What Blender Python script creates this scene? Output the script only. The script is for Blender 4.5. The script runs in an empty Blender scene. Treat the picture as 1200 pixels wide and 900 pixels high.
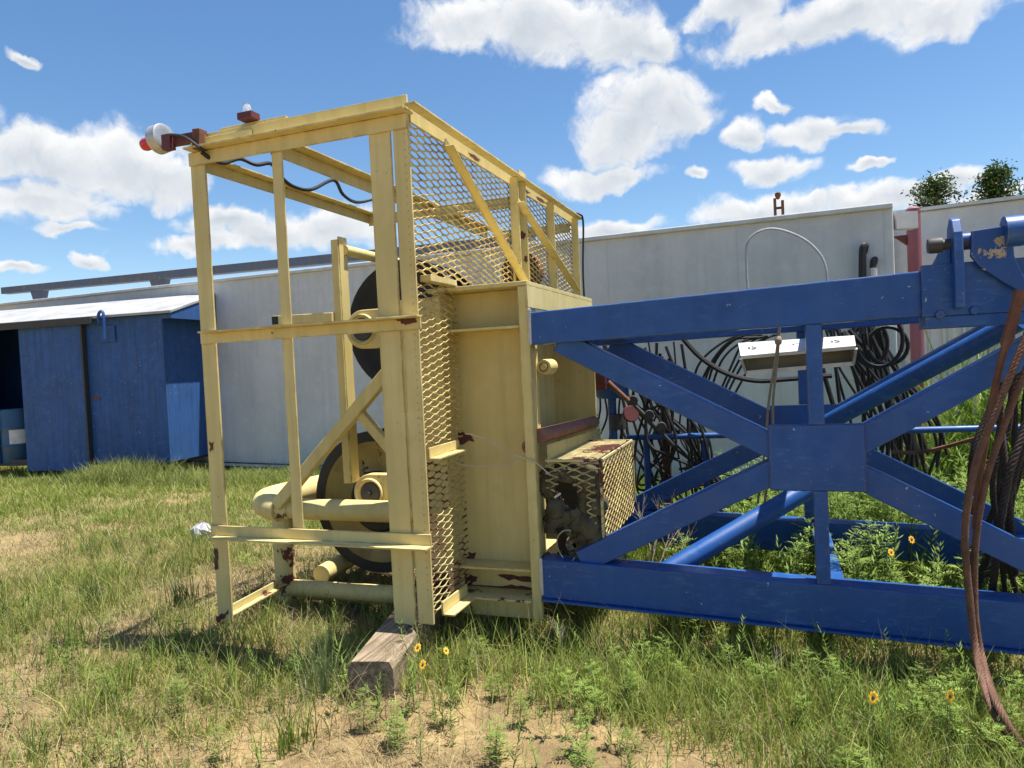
import bpy, bmesh, math, random
import numpy as np
from mathutils import Vector, Matrix
R = math.radians
random.seed(7); rng = np.random.default_rng(7)
S = bpy.context.scene; COL = S.collection
# ------------------------------------------------------------------ camera
F = 835.0; H = 1.5
yaw = math.atan(307/F); pit = math.atan(25/F); roll = -0.048
fw0 = np.array([-math.sin(yaw), math.cos(yaw), 0]); rt0 = np.array([math.cos(yaw), math.sin(yaw), 0]); up0 = np.array([0, 0, 1.])
FW = fw0*math.cos(pit)-up0*math.sin(pit); UP_ = up0*math.cos(pit)+fw0*math.sin(pit)
RT = rt0*math.cos(roll)+UP_*math.sin(roll); UP = UP_*math.cos(roll)-rt0*math.sin(roll)
CAM = np.array([0, 0, H])
cd = bpy.data.cameras.new('camera'); co = bpy.data.objects.new('camera', cd); COL.objects.link(co)
cd.sensor_width = 36; cd.lens = F/1200*36; cd.clip_end = 2000; cd.clip_start = .05
co.matrix_world = Matrix(((RT[0], UP[0], -FW[0], 0), (RT[1], UP[1], -FW[1], 0), (RT[2], UP[2], -FW[2], H), (0, 0, 0, 1)))
S.camera = co
def ray(x, y): return FW*F+RT*(x-600)-UP*(y-450)
def at(x, y, Y):                       # a measured point of the photo on the plane y = Y
    d = ray(x, y); return CAM+(Y-CAM[1])/d[1]*d
def ax(x, y, X): d = ray(x, y); return CAM+(X-CAM[0])/d[0]*d
def az(x, y, Z): d = ray(x, y); return CAM+(Z-CAM[2])/d[2]*d
def av(x, y, A, B):                    # on the vertical plane through plan points A, B
    A = np.array(A); B = np.array(B); n = np.array([-(B-A)[1], (B-A)[0]]); d = ray(x, y)
    return CAM+((A-CAM[:2])@n)/(d[:2]@n)*d
# ------------------------------------------------------------------ light
SUN = np.array([.26, .065, .965]); SUN /= np.linalg.norm(SUN)
EL = math.asin(SUN[2]); AZ = math.atan2(SUN[0], SUN[1])
sl = bpy.data.lights.new('sun', 'SUN'); sl.energy = 5.0; sl.angle = R(.5); sl.color = (1, .955, .88)
so = bpy.data.objects.new('sun', sl); COL.objects.link(so)
so.rotation_euler = Vector(SUN).to_track_quat('Z', 'Y').to_euler(); so.location = (3, 3, 12)
S.view_settings.view_transform = 'Standard'; S.view_settings.look = 'None'
S.view_settings.gamma = 1; S.view_settings.use_curve_mapping = False
S.view_settings.exposure = 0.96
SKY = 0.084
# ------------------------------------------------------------------ world: sky and clouds
W = bpy.data.worlds.new('World'); S.world = W; W.use_nodes = True
nt = W.node_tree; N = nt.nodes; L = nt.links
for n in list(N): N.remove(n)
def nd(tree, typ, **k):
    n = tree.nodes.new(typ)
    for a, b in k.items(): setattr(n, a, b)
    return n
def math_(tree, op, a, b=None, clamp=False):
    n = nd(tree, 'ShaderNodeMath', operation=op, use_clamp=clamp)
    for i, v in enumerate((a, b)):
        if v is None: continue
        if isinstance(v, (int, float)): n.inputs[i].default_value = v
        else: tree.links.new(v, n.inputs[i])
    return n.outputs[0]
sky = nd(nt, 'ShaderNodeTexSky', sky_type='NISHITA', sun_disc=False, sun_elevation=EL, sun_rotation=AZ)
sky.air_density = 1.0; sky.dust_density = .35; sky.ozone_density = 2.2
tc = nd(nt, 'ShaderNodeTexCoord')
GEN = tc.outputs['Generated']
wn = nd(nt, 'ShaderNodeTexNoise'); wn.inputs['Scale'].default_value = 15; wn.inputs['Detail'].default_value = 5
L.new(GEN, wn.inputs['Vector'])
vs = nd(nt, 'ShaderNodeVectorMath', operation='SUBTRACT'); vs.inputs[1].default_value = (.5, .5, .5); L.new(wn.outputs['Color'], vs.inputs[0])
vm = nd(nt, 'ShaderNodeVectorMath', operation='SCALE'); vm.inputs['Scale'].default_value = .07; L.new(vs.outputs[0], vm.inputs[0])
va = nd(nt, 'ShaderNodeVectorMath', operation='ADD'); L.new(GEN, va.inputs[0]); L.new(vm.outputs[0], va.inputs[1])
WARP = va.outputs[0]
BL = [(55,185,105,42),(150,190,85,45),(45,235,85,32),(75,270,36,10),(200,215,40,30),(100,309,17,11),(37,67,20,8),(20,312,34,9),
      (270,262,60,18),(385,268,85,34),(320,278,60,18),(240,285,60,14),
      (545,25,85,34),(640,28,100,45),(715,50,80,36),(760,62,50,24),
      (755,120,72,42),(735,160,72,42),(715,205,80,20),(790,140,45,28),(823,207,17,10),
      (980,18,165,34),(910,38,70,30),(1110,18,70,28),(870,8,70,24),
      (908,119,24,10),(876,155,24,19),(950,150,56,22),(992,148,42,13),(905,198,42,15),(1018,193,22,7),(885,246,72,24),(945,238,40,12),
      (1045,226,80,18),(1090,212,60,14),(715,271,66,14),(1160,225,50,12),
      (-150,120,120,70),(1350,150,120,50),(1420,-60,160,60),(300,-190,160,70),(-80,-160,130,50),(800,-260,140,70)]
den = None; low = None
for (cx, cy, rx, ry) in BL:
    d = ray(cx, cy); ln = np.linalg.norm(d); d = d/ln
    u = np.cross(d, up0); u /= np.linalg.norm(u); u = u*math.cos(-roll*0)+0; v = np.cross(u, d)
    mp = nd(nt, 'ShaderNodeMapping', vector_type='TEXTURE')
    mp.inputs['Location'].default_value = d
    mp.inputs['Rotation'].default_value = Matrix(((u[0], v[0], -d[0]), (u[1], v[1], -d[1]), (u[2], v[2], -d[2]))).to_euler()
    mp.inputs['Scale'].default_value = (1.33*rx/ln, 1.34*ry/ln, .4)
    L.new(WARP, mp.inputs['Vector'])
    le = nd(nt, 'ShaderNodeVectorMath', operation='LENGTH'); L.new(mp.outputs[0], le.inputs[0])
    m = math_(nt, 'SUBTRACT', 1, le.outputs['Value'], True)
    sx = nd(nt, 'ShaderNodeSeparateXYZ'); L.new(mp.outputs[0], sx.inputs[0])
    lo = math_(nt, 'MULTIPLY', math_(nt, 'SUBTRACT', .35, sx.outputs[1], True), m)
    den = m if den is None else math_(nt, 'MAXIMUM', den, m)
    low = lo if low is None else math_(nt, 'MAXIMUM', low, lo)
def wnoise(scale, det, rough, off=(0, 0, 0)):
    o = nd(nt, 'ShaderNodeVectorMath', operation='ADD'); o.inputs[1].default_value = off; L.new(WARP, o.inputs[0])
    n = nd(nt, 'ShaderNodeTexNoise'); n.inputs['Scale'].default_value = scale; n.inputs['Detail'].default_value = det; n.inputs['Roughness'].default_value = rough
    L.new(o.outputs[0], n.inputs['Vector']); return n.outputs['Fac']
f1 = wnoise(13, 9, .64)
f2 = wnoise(13, 6, .55, tuple(SUN*.016))
vo = nd(nt, 'ShaderNodeTexVoronoi', feature='F1'); vo.inputs['Scale'].default_value = 19; vo.inputs['Detail'].default_value = 2; vo.inputs['Roughness'].default_value = .55
vo.inputs['Lacunarity'].default_value = 2.2; vo.normalize = True; L.new(WARP, vo.inputs['Vector'])
puff = math_(nt, 'SUBTRACT', .33, vo.outputs['Distance'])
shape = math_(nt, 'ADD', math_(nt, 'ADD', math_(nt, 'MULTIPLY', den, 1.25), math_(nt, 'MULTIPLY', math_(nt, 'SUBTRACT', f1, .5), 1.3)), math_(nt, 'MULTIPLY', puff, .9))
mr = nd(nt, 'ShaderNodeMapRange', interpolation_type='SMOOTHSTEP'); mr.inputs['From Min'].default_value = .24; mr.inputs['From Max'].default_value = .74
L.new(shape, mr.inputs['Value'])
# only where a cloud is at all
gate = nd(nt, 'ShaderNodeMapRange'); gate.inputs['From Min'].default_value = .02; gate.inputs['From Max'].default_value = .25; L.new(den, gate.inputs['Value'])
cover = math_(nt, 'MULTIPLY', math_(nt, 'MULTIPLY', mr.outputs[0], gate.outputs[0]), .97)
relief = math_(nt, 'ADD', math_(nt, 'MULTIPLY', math_(nt, 'SUBTRACT', f1, f2), 1.6), math_(nt, 'MULTIPLY', puff, .9))
core = nd(nt, 'ShaderNodeMapRange'); core.inputs['From Min'].default_value = .45; core.inputs['From Max'].default_value = 1.25; core.inputs['To Max'].default_value = .45; L.new(shape, core.inputs['Value'])
lit = math_(nt, 'ADD', math_(nt, 'SUBTRACT', math_(nt, 'SUBTRACT', .98, core.outputs[0]), math_(nt, 'MULTIPLY', low, .95)), relief, True)
cr = nd(nt, 'ShaderNodeMix', data_type='RGBA'); cr.inputs[6].default_value = (3.5, 3.9, 4.4, 1); cr.inputs[7].default_value = (6.3, 6.3, 6.25, 1)
L.new(lit, cr.inputs[0])
mx = nd(nt, 'ShaderNodeMix', data_type='RGBA'); L.new(cover, mx.inputs[0])
hs = nd(nt, 'ShaderNodeHueSaturation'); hs.inputs['Saturation'].default_value = 1.18; L.new(sky.outputs[0], hs.inputs['Color'])
L.new(hs.outputs[0], mx.inputs[6]); L.new(cr.outputs[2], mx.inputs[7])
bg = nd(nt, 'ShaderNodeBackground'); bg.inputs['Strength'].default_value = SKY; L.new(mx.outputs[2], bg.inputs['Color'])
wo = nd(nt, 'ShaderNodeOutputWorld'); L.new(bg.outputs[0], wo.inputs['Surface'])
# ------------------------------------------------------------------ materials
def ramp(t, fac, stops):
    n = nd(t, 'ShaderNodeValToRGB'); e = n.color_ramp.elements
    while len(e) < len(stops): e.new(.5)
    for el, (p, c) in zip(e, stops): el.position = p; el.color = c if len(c) == 4 else (*c, 1)
    t.links.new(fac, n.inputs[0]); return n.outputs[0]
def noise(t, scale, det=4, rough=.5, vec=None, st=None, out='Fac'):
    n = nd(t, 'ShaderNodeTexNoise'); n.inputs['Scale'].default_value = scale; n.inputs['Detail'].default_value = det; n.inputs['Roughness'].default_value = rough
    if vec is None:
        c = nd(t, 'ShaderNodeTexCoord'); vec = c.outputs['Object']
    if st:
        m = nd(t, 'ShaderNodeMapping'); m.inputs['Scale'].default_value = st; t.links.new(vec, m.inputs['Vector']); vec = m.outputs[0]
    t.links.new(vec, n.inputs['Vector']); return n.outputs[out]
def mixc(t, fac, a, b):
    n = nd(t, 'ShaderNodeMix', data_type='RGBA')
    for i, v in ((0, fac), (6, a), (7, b)):
        if isinstance(v, (int, float)): n.inputs[i].default_value = v
        elif isinstance(v, tuple): n.inputs[i].default_value = (*v[:3], 1)
        else: t.links.new(v, n.inputs[i])
    return n.outputs[2]
def newmat(name):
    m = bpy.data.materials.new(name); m.use_nodes = True; t = m.node_tree
    b = t.nodes['Principled BSDF']; return m, t, b
def bump(t, b, h, s=.2, d=.01):
    n = nd(t, 'ShaderNodeBump'); n.inputs['Strength'].default_value = s; n.inputs['Distance'].default_value = d
    t.links.new(h, n.inputs['Height']); t.links.new(n.outputs[0], b.inputs['Normal'])
def paint(name, base, dark, chip, chip2, amt=.64, edge=.5, rough=.45, stain=.5, fleck=None, streak=None, ps=4.2, fl=.70, er=.009, scuff=None):
    m, t, b = newmat(name)
    big = noise(t, 1.7, 4, .6); mid = noise(t, 9, 5, .6); fine = noise(t, 60, 4, .65)
    c = mixc(t, ramp(t, big, [(.35, (0, 0, 0)), (.72, (stain,)*3)]), base, dark)
    c = mixc(t, ramp(t, mid, [(.5, (0, 0, 0)), (.75, (stain*.6,)*3)]), c, dark)
    if streak:
        s = noise(t, 14, 4, .6, st=(1, 1, .06)); c = mixc(t, ramp(t, s, [(.45, (0, 0, 0)), (.70, (.8,)*3)]), c, streak)
    if scuff:
        sn = noise(t, 34, 5, .7, st=(.35, 1, 1)); sg = noise(t, 2.3, 3, .5); c = mixc(t, math_(t, 'MULTIPLY', ramp(t, sn, [(.52, (0, 0, 0)), (.72, (.8,)*3)]), ramp(t, sg, [(.42, (0, 0, 0)), (.62, (1, 1, 1))])), c, scuff)
    # worn edges: bare metal, rust
    bv = nd(t, 'ShaderNodeBevel', samples=3); bv.inputs['Radius'].default_value = er
    g = nd(t, 'ShaderNodeNewGeometry'); dp = nd(t, 'ShaderNodeVectorMath', operation='DOT_PRODUCT')
    t.links.new(bv.outputs[0], dp.inputs[0]); t.links.new(g.outputs['Normal'], dp.inputs[1])
    em = math_(t, 'MULTIPLY', math_(t, 'SUBTRACT', 1, dp.outputs['Value'], True), 3.0)
    en = math_(t, 'MULTIPLY', em, ramp(t, mid, [(.44, (0, 0, 0)), (.6, (1, 1, 1))]), True)
    en = math_(t, 'MULTIPLY', en, edge)
    p1 = noise(t, ps, 7, .68); rust = ramp(t, p1, [(amt, (0, 0, 0)), (amt+.015, (1, 1, 1))])
    rc = mixc(t, fine, chip, chip2)
    c = mixc(t, math_(t, 'MAXIMUM', en, rust), c, rc)
    if fleck:
        fn = noise(t, 38, 3, .7); f2_ = noise(t, 3.1, 2, .5)
        k = math_(t, 'MULTIPLY', ramp(t, fn, [(fl, (0, 0, 0)), (fl+.015, (1, 1, 1))]), ramp(t, f2_, [(.5, (0, 0, 0)), (.56, (1, 1, 1))]))
        c = mixc(t, k, c, fleck)
    t.links.new(c, b.inputs['Base Color'])
    t.links.new(ramp(t, math_(t, 'MAXIMUM', rust, mid), [(.3, (rough,)*3), (1, (min(1, rough+.4),)*3)]), b.inputs['Roughness'])
    bump(t, b, math_(t, 'SUBTRACT', math_(t, 'ADD', math_(t, 'MULTIPLY', mid, .5), math_(t, 'MULTIPLY', fine, .25)), math_(t, 'MULTIPLY', rust, .5)), .25, .006)
    return m
def simple(name, a, bcol, scale=8, rough=.6, bs=.2, metal=0, st=None):
    m, t, b = newmat(name)
    n = noise(t, scale, 6, .62, st=st); n2 = noise(t, scale*7, 3, .6)
    c = mixc(t, ramp(t, n, [(.32, (0, 0, 0)), (.7, (1, 1, 1))]), a, bcol)
    t.links.new(c, b.inputs['Base Color']); b.inputs['Roughness'].default_value = rough; b.inputs['Metallic'].default_value = metal
    bump(t, b, math_(t, 'ADD', n, math_(t, 'MULTIPLY', n2, .4)), bs, .008); return m
RUST = (.115, .035, .022); RUST2 = (.21, .085, .04)
M = {}
M['yellow'] = paint('yellow_paint', (.66, .545, .235), (.52, .40, .145), (.10, .022, .022), (.16, .055, .03), .69, .9, .5, .8, er=.012, fleck=(.13, .04, .025), fl=.70, streak=(.50, .41, .16))
M['yellow_rusty'] = paint('rusty_yellow_paint', (.58, .495, .22), (.46, .365, .14), (.085, .02, .02), (.15, .05, .03), .54, .8, .5, .6)
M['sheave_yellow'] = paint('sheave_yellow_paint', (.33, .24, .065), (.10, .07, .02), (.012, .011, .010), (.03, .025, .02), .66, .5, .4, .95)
M['blue'] = paint('blue_paint', (.006, .076, .30), (.005, .052, .20), (.05, .03, .03), (.22, .22, .24), .70, 1, .34, .9, fleck=(.42, .45, .5), fl=.69, streak=(.016, .080, .26), er=.014, scuff=(.05, .15, .36))
M['blue_chipped'] = paint('chipped_blue_paint', (.010, .066, .25), (.009, .05, .18), (.55, .50, .36), (.20, .10, .05), .60, .9, .45, .5, fleck=(.62, .58, .45), ps=9, fl=.64)
M['shed_blue'] = paint('shed_blue_paint', (.025, .098, .30), (.019, .070, .20), (.05, .04, .04), (.25, .22, .18), .72, .4, .55, .8, fleck=(.3, .34, .4), fl=.66, streak=(.017, .06, .17))
M['heavy_rust'] = paint('rust_eaten_yellow_paint', (.64, .55, .25), (.54, .43, .17), (.07, .018, .018), (.13, .045, .03), .50, .8, .55, .6, ps=9)
M['maroon'] = simple('maroon_primer', (.13, .028, .032), (.075, .018, .02), 8, .6)
M['patch'] = simple('flaked_rust', (.085, .020, .020), (.13, .048, .03), 45, .85, .6)
M['pink_pipe'] = simple('faded_maroon_paint', (.30, .105, .13), (.21, .065, .08), 2.5, .65, st=(1, 1, .4))
M['rust'] = simple('rusty_steel', (.20, .085, .045), (.10, .038, .022), 14, .8, .5)
M['rustpink'] = simple('rusty_roller_steel', (.30, .15, .11), (.21, .085, .06), 18, .7, .4)
M['rope'] = simple('rusty_wire_rope', (.165, .075, .042), (.085, .040, .026), 25, .7, .4)
M['ropedark'] = simple('dark_wire_rope', (.045, .026, .018), (.022, .016, .013), 25, .75, .4)
M['rubber'] = simple('black_rubber', (.007, .007, .0075), (.018, .017, .016), 20, .6, .2)
M['black'] = simple('black_sheave_steel', (.004, .004, .0045), (.011, .010, .009), 9, .6, .2)
M['galv'] = simple('dull_aluminium', (.55, .54, .52), (.40, .40, .39), 10, .42, .1, .6)
M['white'] = simple('white_enamel', (.62, .62, .61), (.46, .46, .44), 6, .4, .1)
M['inner'] = simple('grimy_reflector', (.30, .27, .19), (.20, .18, .12), 6, .6, .1)
M['greycable'] = simple('grey_cable_sheath', (.42, .42, .41), (.30, .30, .29), 20, .5, .1)
M['cord'] = simple('tan_cord', (.34, .29, .21), (.22, .18, .13), 40, .9, .3)
M['wire'] = simple('pale_wire', (.55, .50, .36), (.40, .34, .22), 20, .5, .1)
M['dirt'] = simple('packed_mud', (.13, .105, .055), (.05, .04, .026), 14, .95, .9)
M['drum'] = simple('blue_plastic', (.03, .10, .19), (.025, .075, .14), 3, .5, .1)
M['paper'] = simple('paper_label', (.68, .68, .66), (.52, .52, .50), 12, .7, .05)
M['ink'] = simple('label_ink', (.06, .06, .06), (.1, .1, .1), 12, .7, .05)
M['dark'] = simple('dark_steel', (.03, .03, .032), (.05, .045, .04), 10, .6, .2)
M['roofwhite'] = simple('weathered_white_roof', (.40, .40, .39), (.26, .26, .255), 3, .6, .2)
M['bag'] = simple('white_plastic', (.52, .52, .53), (.38, .38, .40), 14, .4, .3)
M['beamblue'] = paint('weathered_blue_beam_paint', (.045, .075, .13), (.075, .07, .07), (.12, .085, .06), (.17, .12, .09), .60, .5, .7, .9, streak=(.10, .08, .065))
m, t, b = newmat('red_lens'); b.inputs['Base Color'].default_value = (.62, .012, .02, 1); b.inputs['Roughness'].default_value = .18
t.links.new(mixc(t, noise(t, 9), (.66, .015, .025), (.42, .01, .015)), b.inputs['Base Color']); M['lens'] = m
m, t, b = newmat('clear_glass'); b.inputs['Base Color'].default_value = (.95, .95, .95, 1); b.inputs['Roughness'].default_value = .06
b.inputs['Transmission Weight'].default_value = .85
t.links.new(ramp(t, noise(t, 15), [(.4, (.03,)*3), (.8, (.2,)*3)]), b.inputs['Roughness']); M['glass'] = m
def tankmat():
    m, t, b = newmat('grey_tank_paint')
    big = noise(t, .9, 5, .6); st = noise(t, 5, 6, .65, st=(1, 1, .05)); mid = noise(t, 7, 5, .6); fine = noise(t, 40, 3, .6)
    c = mixc(t, ramp(t, big, [(.3, (0, 0, 0)), (.7, (1, 1, 1))]), (.62, .615, .595), (.51, .505, .49))
    c = mixc(t, ramp(t, st, [(.45, (0, 0, 0)), (.75, (.55,)*3)]), c, (.38, .39, .39))
    c = mixc(t, ramp(t, mid, [(.5, (0, 0, 0)), (.8, (.5,)*3)]), c, (.70, .70, .69))
    t.links.new(c, b.inputs['Base Color']); b.inputs['Roughness'].default_value = .6
    bump(t, b, math_(t, 'ADD', big, math_(t, 'MULTIPLY', mid, .3)), .25, .02); return m
M['tank'] = tankmat()
def woodmat():
    m, t, b = newmat('weathered_timber')
    g = noise(t, 30, 6, .7, st=(1, .06, 1)); n = noise(t, 5, 4)
    c = mixc(t, ramp(t, g, [(.35, (0, 0, 0)), (.65, (1, 1, 1))]), (.085, .055, .033), (.37, .285, .185))
    c = mixc(t, ramp(t, n, [(.45, (0, 0, 0)), (.75, (.5,)*3)]), c, (.19, .15, .10))
    t.links.new(c, b.inputs['Base Color']); b.inputs['Roughness'].default_value = .9; bump(t, b, g, .8, .012); return m
M['wood'] = woodmat()
def leafmat(name, trans=.35, rough=.55):
    m, t, b = newmat(name)
    a = nd(t, 'ShaderNodeVertexColor', layer_name='Col'); n = noise(t, 25, 3)
    c = mixc(t, ramp(t, n, [(.4, (0, 0, 0)), (.8, (.35,)*3)]), a.outputs[0], (.09, .10, .02))
    t.links.new(c, b.inputs['Base Color']); b.inputs['Roughness'].default_value = rough
    b.inputs['Specular IOR Level'].default_value = .25
    tr = nd(t, 'ShaderNodeBsdfTranslucent'); t.links.new(c, tr.inputs['Color'])
    ms = nd(t, 'ShaderNodeMixShader'); ms.inputs[0].default_value = trans
    t.links.new(b.outputs[0], ms.inputs[1]); t.links.new(tr.outputs[0], ms.inputs[2])
    t.links.new(ms.outputs[0], t.nodes['Material Output'].inputs['Surface']); return m
M['leaf'] = leafmat('green_leaf'); M['dry'] = leafmat('dry_straw', .12, .8)
def soilmat():
    m, t, b = newmat('sandy_soil')
    c_ = nd(t, 'ShaderNodeTexCoord'); v = c_.outputs['Object']
    big = noise(t, .55, 5, .6, v); mid = noise(t, 3.2, 7, .65, v); fine = noise(t, 28, 6, .7, v); gr = noise(t, 160, 2, .6, v)
    c = mixc(t, ramp(t, mid, [(.36, (0, 0, 0)), (.66, (1, 1, 1))]), (.17, .115, .053), (.46, .33, .15))  # low spots of the bump are coloured darker, shading painted into the dips
    c = mixc(t, ramp(t, big, [(.4, (0, 0, 0)), (.65, (.6,)*3)]), c, (.21, .165, .08))
    c = mixc(t, ramp(t, fine, [(.42, (0, 0, 0)), (.72, (.65,)*3)]), c, (.15, .098, .048))
    c = mixc(t, ramp(t, gr, [(.5, (0, 0, 0)), (.75, (.5,)*3)]), c, (.46, .36, .22))
    vo = nd(t, 'ShaderNodeTexVoronoi', feature='DISTANCE_TO_EDGE'); vo.inputs['Scale'].default_value = 13
    wv = nd(t, 'ShaderNodeVectorMath', operation='ADD'); t.links.new(v, wv.inputs[0])
    nz = noise(t, 6, 4, .6, v, out='Color'); sc = nd(t, 'ShaderNodeVectorMath', operation='SCALE'); sc.inputs['Scale'].default_value = .12; t.links.new(nz, sc.inputs[0]); t.links.new(sc.outputs[0], wv.inputs[1])
    t.links.new(wv.outputs[0], vo.inputs['Vector'])
    crk = ramp(t, vo.outputs['Distance'], [(0, (1, 1, 1)), (.045, (0, 0, 0))])
    crk = math_(t, 'MULTIPLY', crk, ramp(t, mid, [(.48, (0, 0, 0)), (.58, (1, 1, 1))]))
    c = mixc(t, math_(t, 'MULTIPLY', crk, .12), c, (.09, .055, .03))
    t.links.new(c, b.inputs['Base Color']); b.inputs['Roughness'].default_value = .95; b.inputs['Specular IOR Level'].default_value = .15
    h = math_(t, 'SUBTRACT', math_(t, 'ADD', math_(t, 'MULTIPLY', mid, .8), math_(t, 'ADD', math_(t, 'MULTIPLY', fine, .5), math_(t, 'MULTIPLY', gr, .12))), math_(t, 'MULTIPLY', crk, .12))
    bump(t, b, h, 1, .035); return m
M['soil'] = soilmat()
# ------------------------------------------------------------------ builders
def V(p): return Vector((float(p[0]), float(p[1]), float(p[2])))
class MB:
    def __init__(s): s.v = []; s.f = []
    def add(s, vs, fs):
        o = len(s.v); s.v += [tuple(float(c) for c in p) for p in vs]; s.f += [tuple(o+i for i in f) for f in fs]; return s
    def box(s, x0, x1, y0, y1, z0, z1):
        return s.add([(x, y, z) for z in (z0, z1) for y in (y0, y1) for x in (x0, x1)],
                     [(0, 2, 3, 1), (4, 5, 7, 6), (0, 1, 5, 4), (2, 6, 7, 3), (0, 4, 6, 2), (1, 3, 7, 5)])
    def beam(s, p, q, w, h, up=(0, 0, 1)):
        p = V(p); q = V(q); d = (q-p).normalized(); u = V(up); sd = d.cross(u).normalized(); u = sd.cross(d)
        a = [];
        for c in (p, q):
            for (i, j) in ((-1, -1), (1, -1), (1, 1), (-1, 1)): a.append(c+sd*(i*w/2)+u*(j*h/2))
        return s.add(a, [(0, 1, 2, 3), (7, 6, 5, 4), (0, 4, 5, 1), (1, 5, 6, 2), (2, 6, 7, 3), (3, 7, 4, 0)])
    def prism(s, poly, axis, a, b):       # polygon extruded along axis from a to b; poly in the two other coords
        n = len(poly); vs = []
        for c in (a, b):
            for (p, q) in poly:
                vs.append({0: (c, p, q), 1: (p, c, q), 2: (p, q, c)}[axis])
        fs = [tuple(range(n))[::-1], tuple(range(n, 2*n))]+[(i, (i+1) % n, n+(i+1) % n, n+i) for i in range(n)]
        return s.add(vs, fs)
    def tube(s, pts, r, n=8, cap=True):
        pts = [V(p) for p in pts]; rs = r if isinstance(r, (list, tuple)) else [r]*len(pts)
        vs = []; prev = None
        for i, p in enumerate(pts):
            d = (pts[min(i+1, len(pts)-1)]-pts[max(i-1, 0)]).normalized()
            if prev is None: a = d.orthogonal().normalized()
            else: a = (prev-d*prev.dot(d)).normalized()
            prev = a; b_ = d.cross(a)
            for k in range(n):
                th = 2*math.pi*k/n; vs.append(p+(a*math.cos(th)+b_*math.sin(th))*rs[i])
        fs = []
        for i in range(len(pts)-1):
            for k in range(n): fs.append((i*n+k, i*n+(k+1) % n, (i+1)*n+(k+1) % n, (i+1)*n+k))
        if cap: fs += [tuple(range(n))[::-1], tuple(range((len(pts)-1)*n, len(pts)*n))]
        return s.add(vs, fs)
    def lathe(s, prof, c, axis, n=32):    # prof = [(radius, along)], closed loop allowed by repeating
        c = V(c); d = V(axis).normalized(); a = d.orthogonal().normalized(); b_ = d.cross(a); vs = []; m_ = len(prof)
        for (r, l) in prof:
            for k in range(n):
                th = 2*math.pi*k/n; vs.append(c+d*l+(a*math.cos(th)+b_*math.sin(th))*r)
        fs = [(i*n+k, i*n+(k+1) % n, (i+1)*n+(k+1) % n, (i+1)*n+k) for i in range(m_-1) for k in range(n)]
        return s.add(vs, fs)
    def build(s, name, mat, parent=None, bevel=0, smooth=False):
        o0 = Vector((0, 0, 0))
        r = parent
        while r is not None: o0 = o0+r.location; r = r.parent
        me = bpy.data.meshes.new(name); me.from_pydata([(x-o0.x, y-o0.y, z-o0.z) for x, y, z in s.v], [], s.f); me.validate()
        bm = bmesh.new(); bm.from_mesh(me); bmesh.ops.recalc_face_normals(bm, faces=bm.faces); bm.to_mesh(me); bm.free()
        me.materials.append(M[mat] if isinstance(mat, str) else mat)
        if smooth:
            me.polygons.foreach_set('use_smooth', [True]*len(me.polygons)); me.set_sharp_from_angle(angle=R(40))
        o = bpy.data.objects.new(name, me); COL.objects.link(o)
        if parent is not None: o.parent = parent
        if bevel:
            bv = o.modifiers.new('bevel', 'BEVEL'); bv.width = bevel; bv.segments = 2; bv.limit_method = 'ANGLE'; bv.angle_limit = R(40)
        return o
def tag(o, label=None, cat=None, group=None, kind=None):
    for k, v in (('label', label), ('category', cat), ('group', group), ('kind', kind)):
        if v: o[k] = v
    return o
def empty(name, loc, label, cat, group=None):
    o = bpy.data.objects.new(name, None); o.location = V(loc); COL.objects.link(o); o.empty_display_size = .2
    return tag(o, label, cat, group)
def copy_tree(o, loc, rz=0, sc=1, label=None):
    c = o.copy(); COL.objects.link(c); c.location = V(loc); c.rotation_euler = (0, 0, rz); c.scale = (sc,)*3
    if label: c['label'] = label
    for ch in o.children:
        k = ch.copy(); COL.objects.link(k); k.parent = c
    return c
def spline(pts, n=40):                    # Catmull-Rom through points
    P = [np.array(p, float) for p in pts]; P = [2*P[0]-P[1]]+P+[2*P[-1]-P[-2]]; out = []
    segs = len(P)-3; k = max(2, n//segs)
    for i in range(segs):
        a, b, c, d = P[i:i+4]
        for j in range(k):
            t_ = j/k; out.append(.5*((2*b)+(-a+c)*t_+(2*a-5*b+4*c-d)*t_**2+(-a+3*b-3*c+d)*t_**3))
    out.append(P[-2]); return out
def smooth_noise(shape_, cell, seed):     # value noise sampled by coordinates
    r_ = np.random.default_rng(seed); T = r_.random((64, 64))
    def f(x, y):
        x = np.asarray(x)/cell; y = np.asarray(y)/cell; xi = np.floor(x).astype(int); yi = np.floor(y).astype(int); u = x-xi; v = y-yi
        u = u*u*(3-2*u); v = v*v*(3-2*v); g = lambda i, j: T[i % 64, j % 64]
        return (g(xi, yi)*(1-u)+g(xi+1, yi)*u)*(1-v)+(g(xi, yi+1)*(1-u)+g(xi+1, yi+1)*u)*v
    return f
n1 = smooth_noise(0, 1.1, 1); n2 = smooth_noise(0, .42, 2); n3 = smooth_noise(0, .15, 3); n4 = smooth_noise(0, 2.3, 4)
def gh(x, y):                             # ground height
    x = np.asarray(x, float); y = np.asarray(y, float)
    f = np.exp(-((np.maximum(np.hypot(x+2, y-5)-13, 0))/6)**2)
    return .055*np.exp(-((x+1.72)/.55)**2-((y-2.85)/.45)**2)+f*((n1(x, y)-.5)*.06+(n2(x, y)-.5)*.035+(n3(x, y)-.5)*.03)-.02
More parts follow.
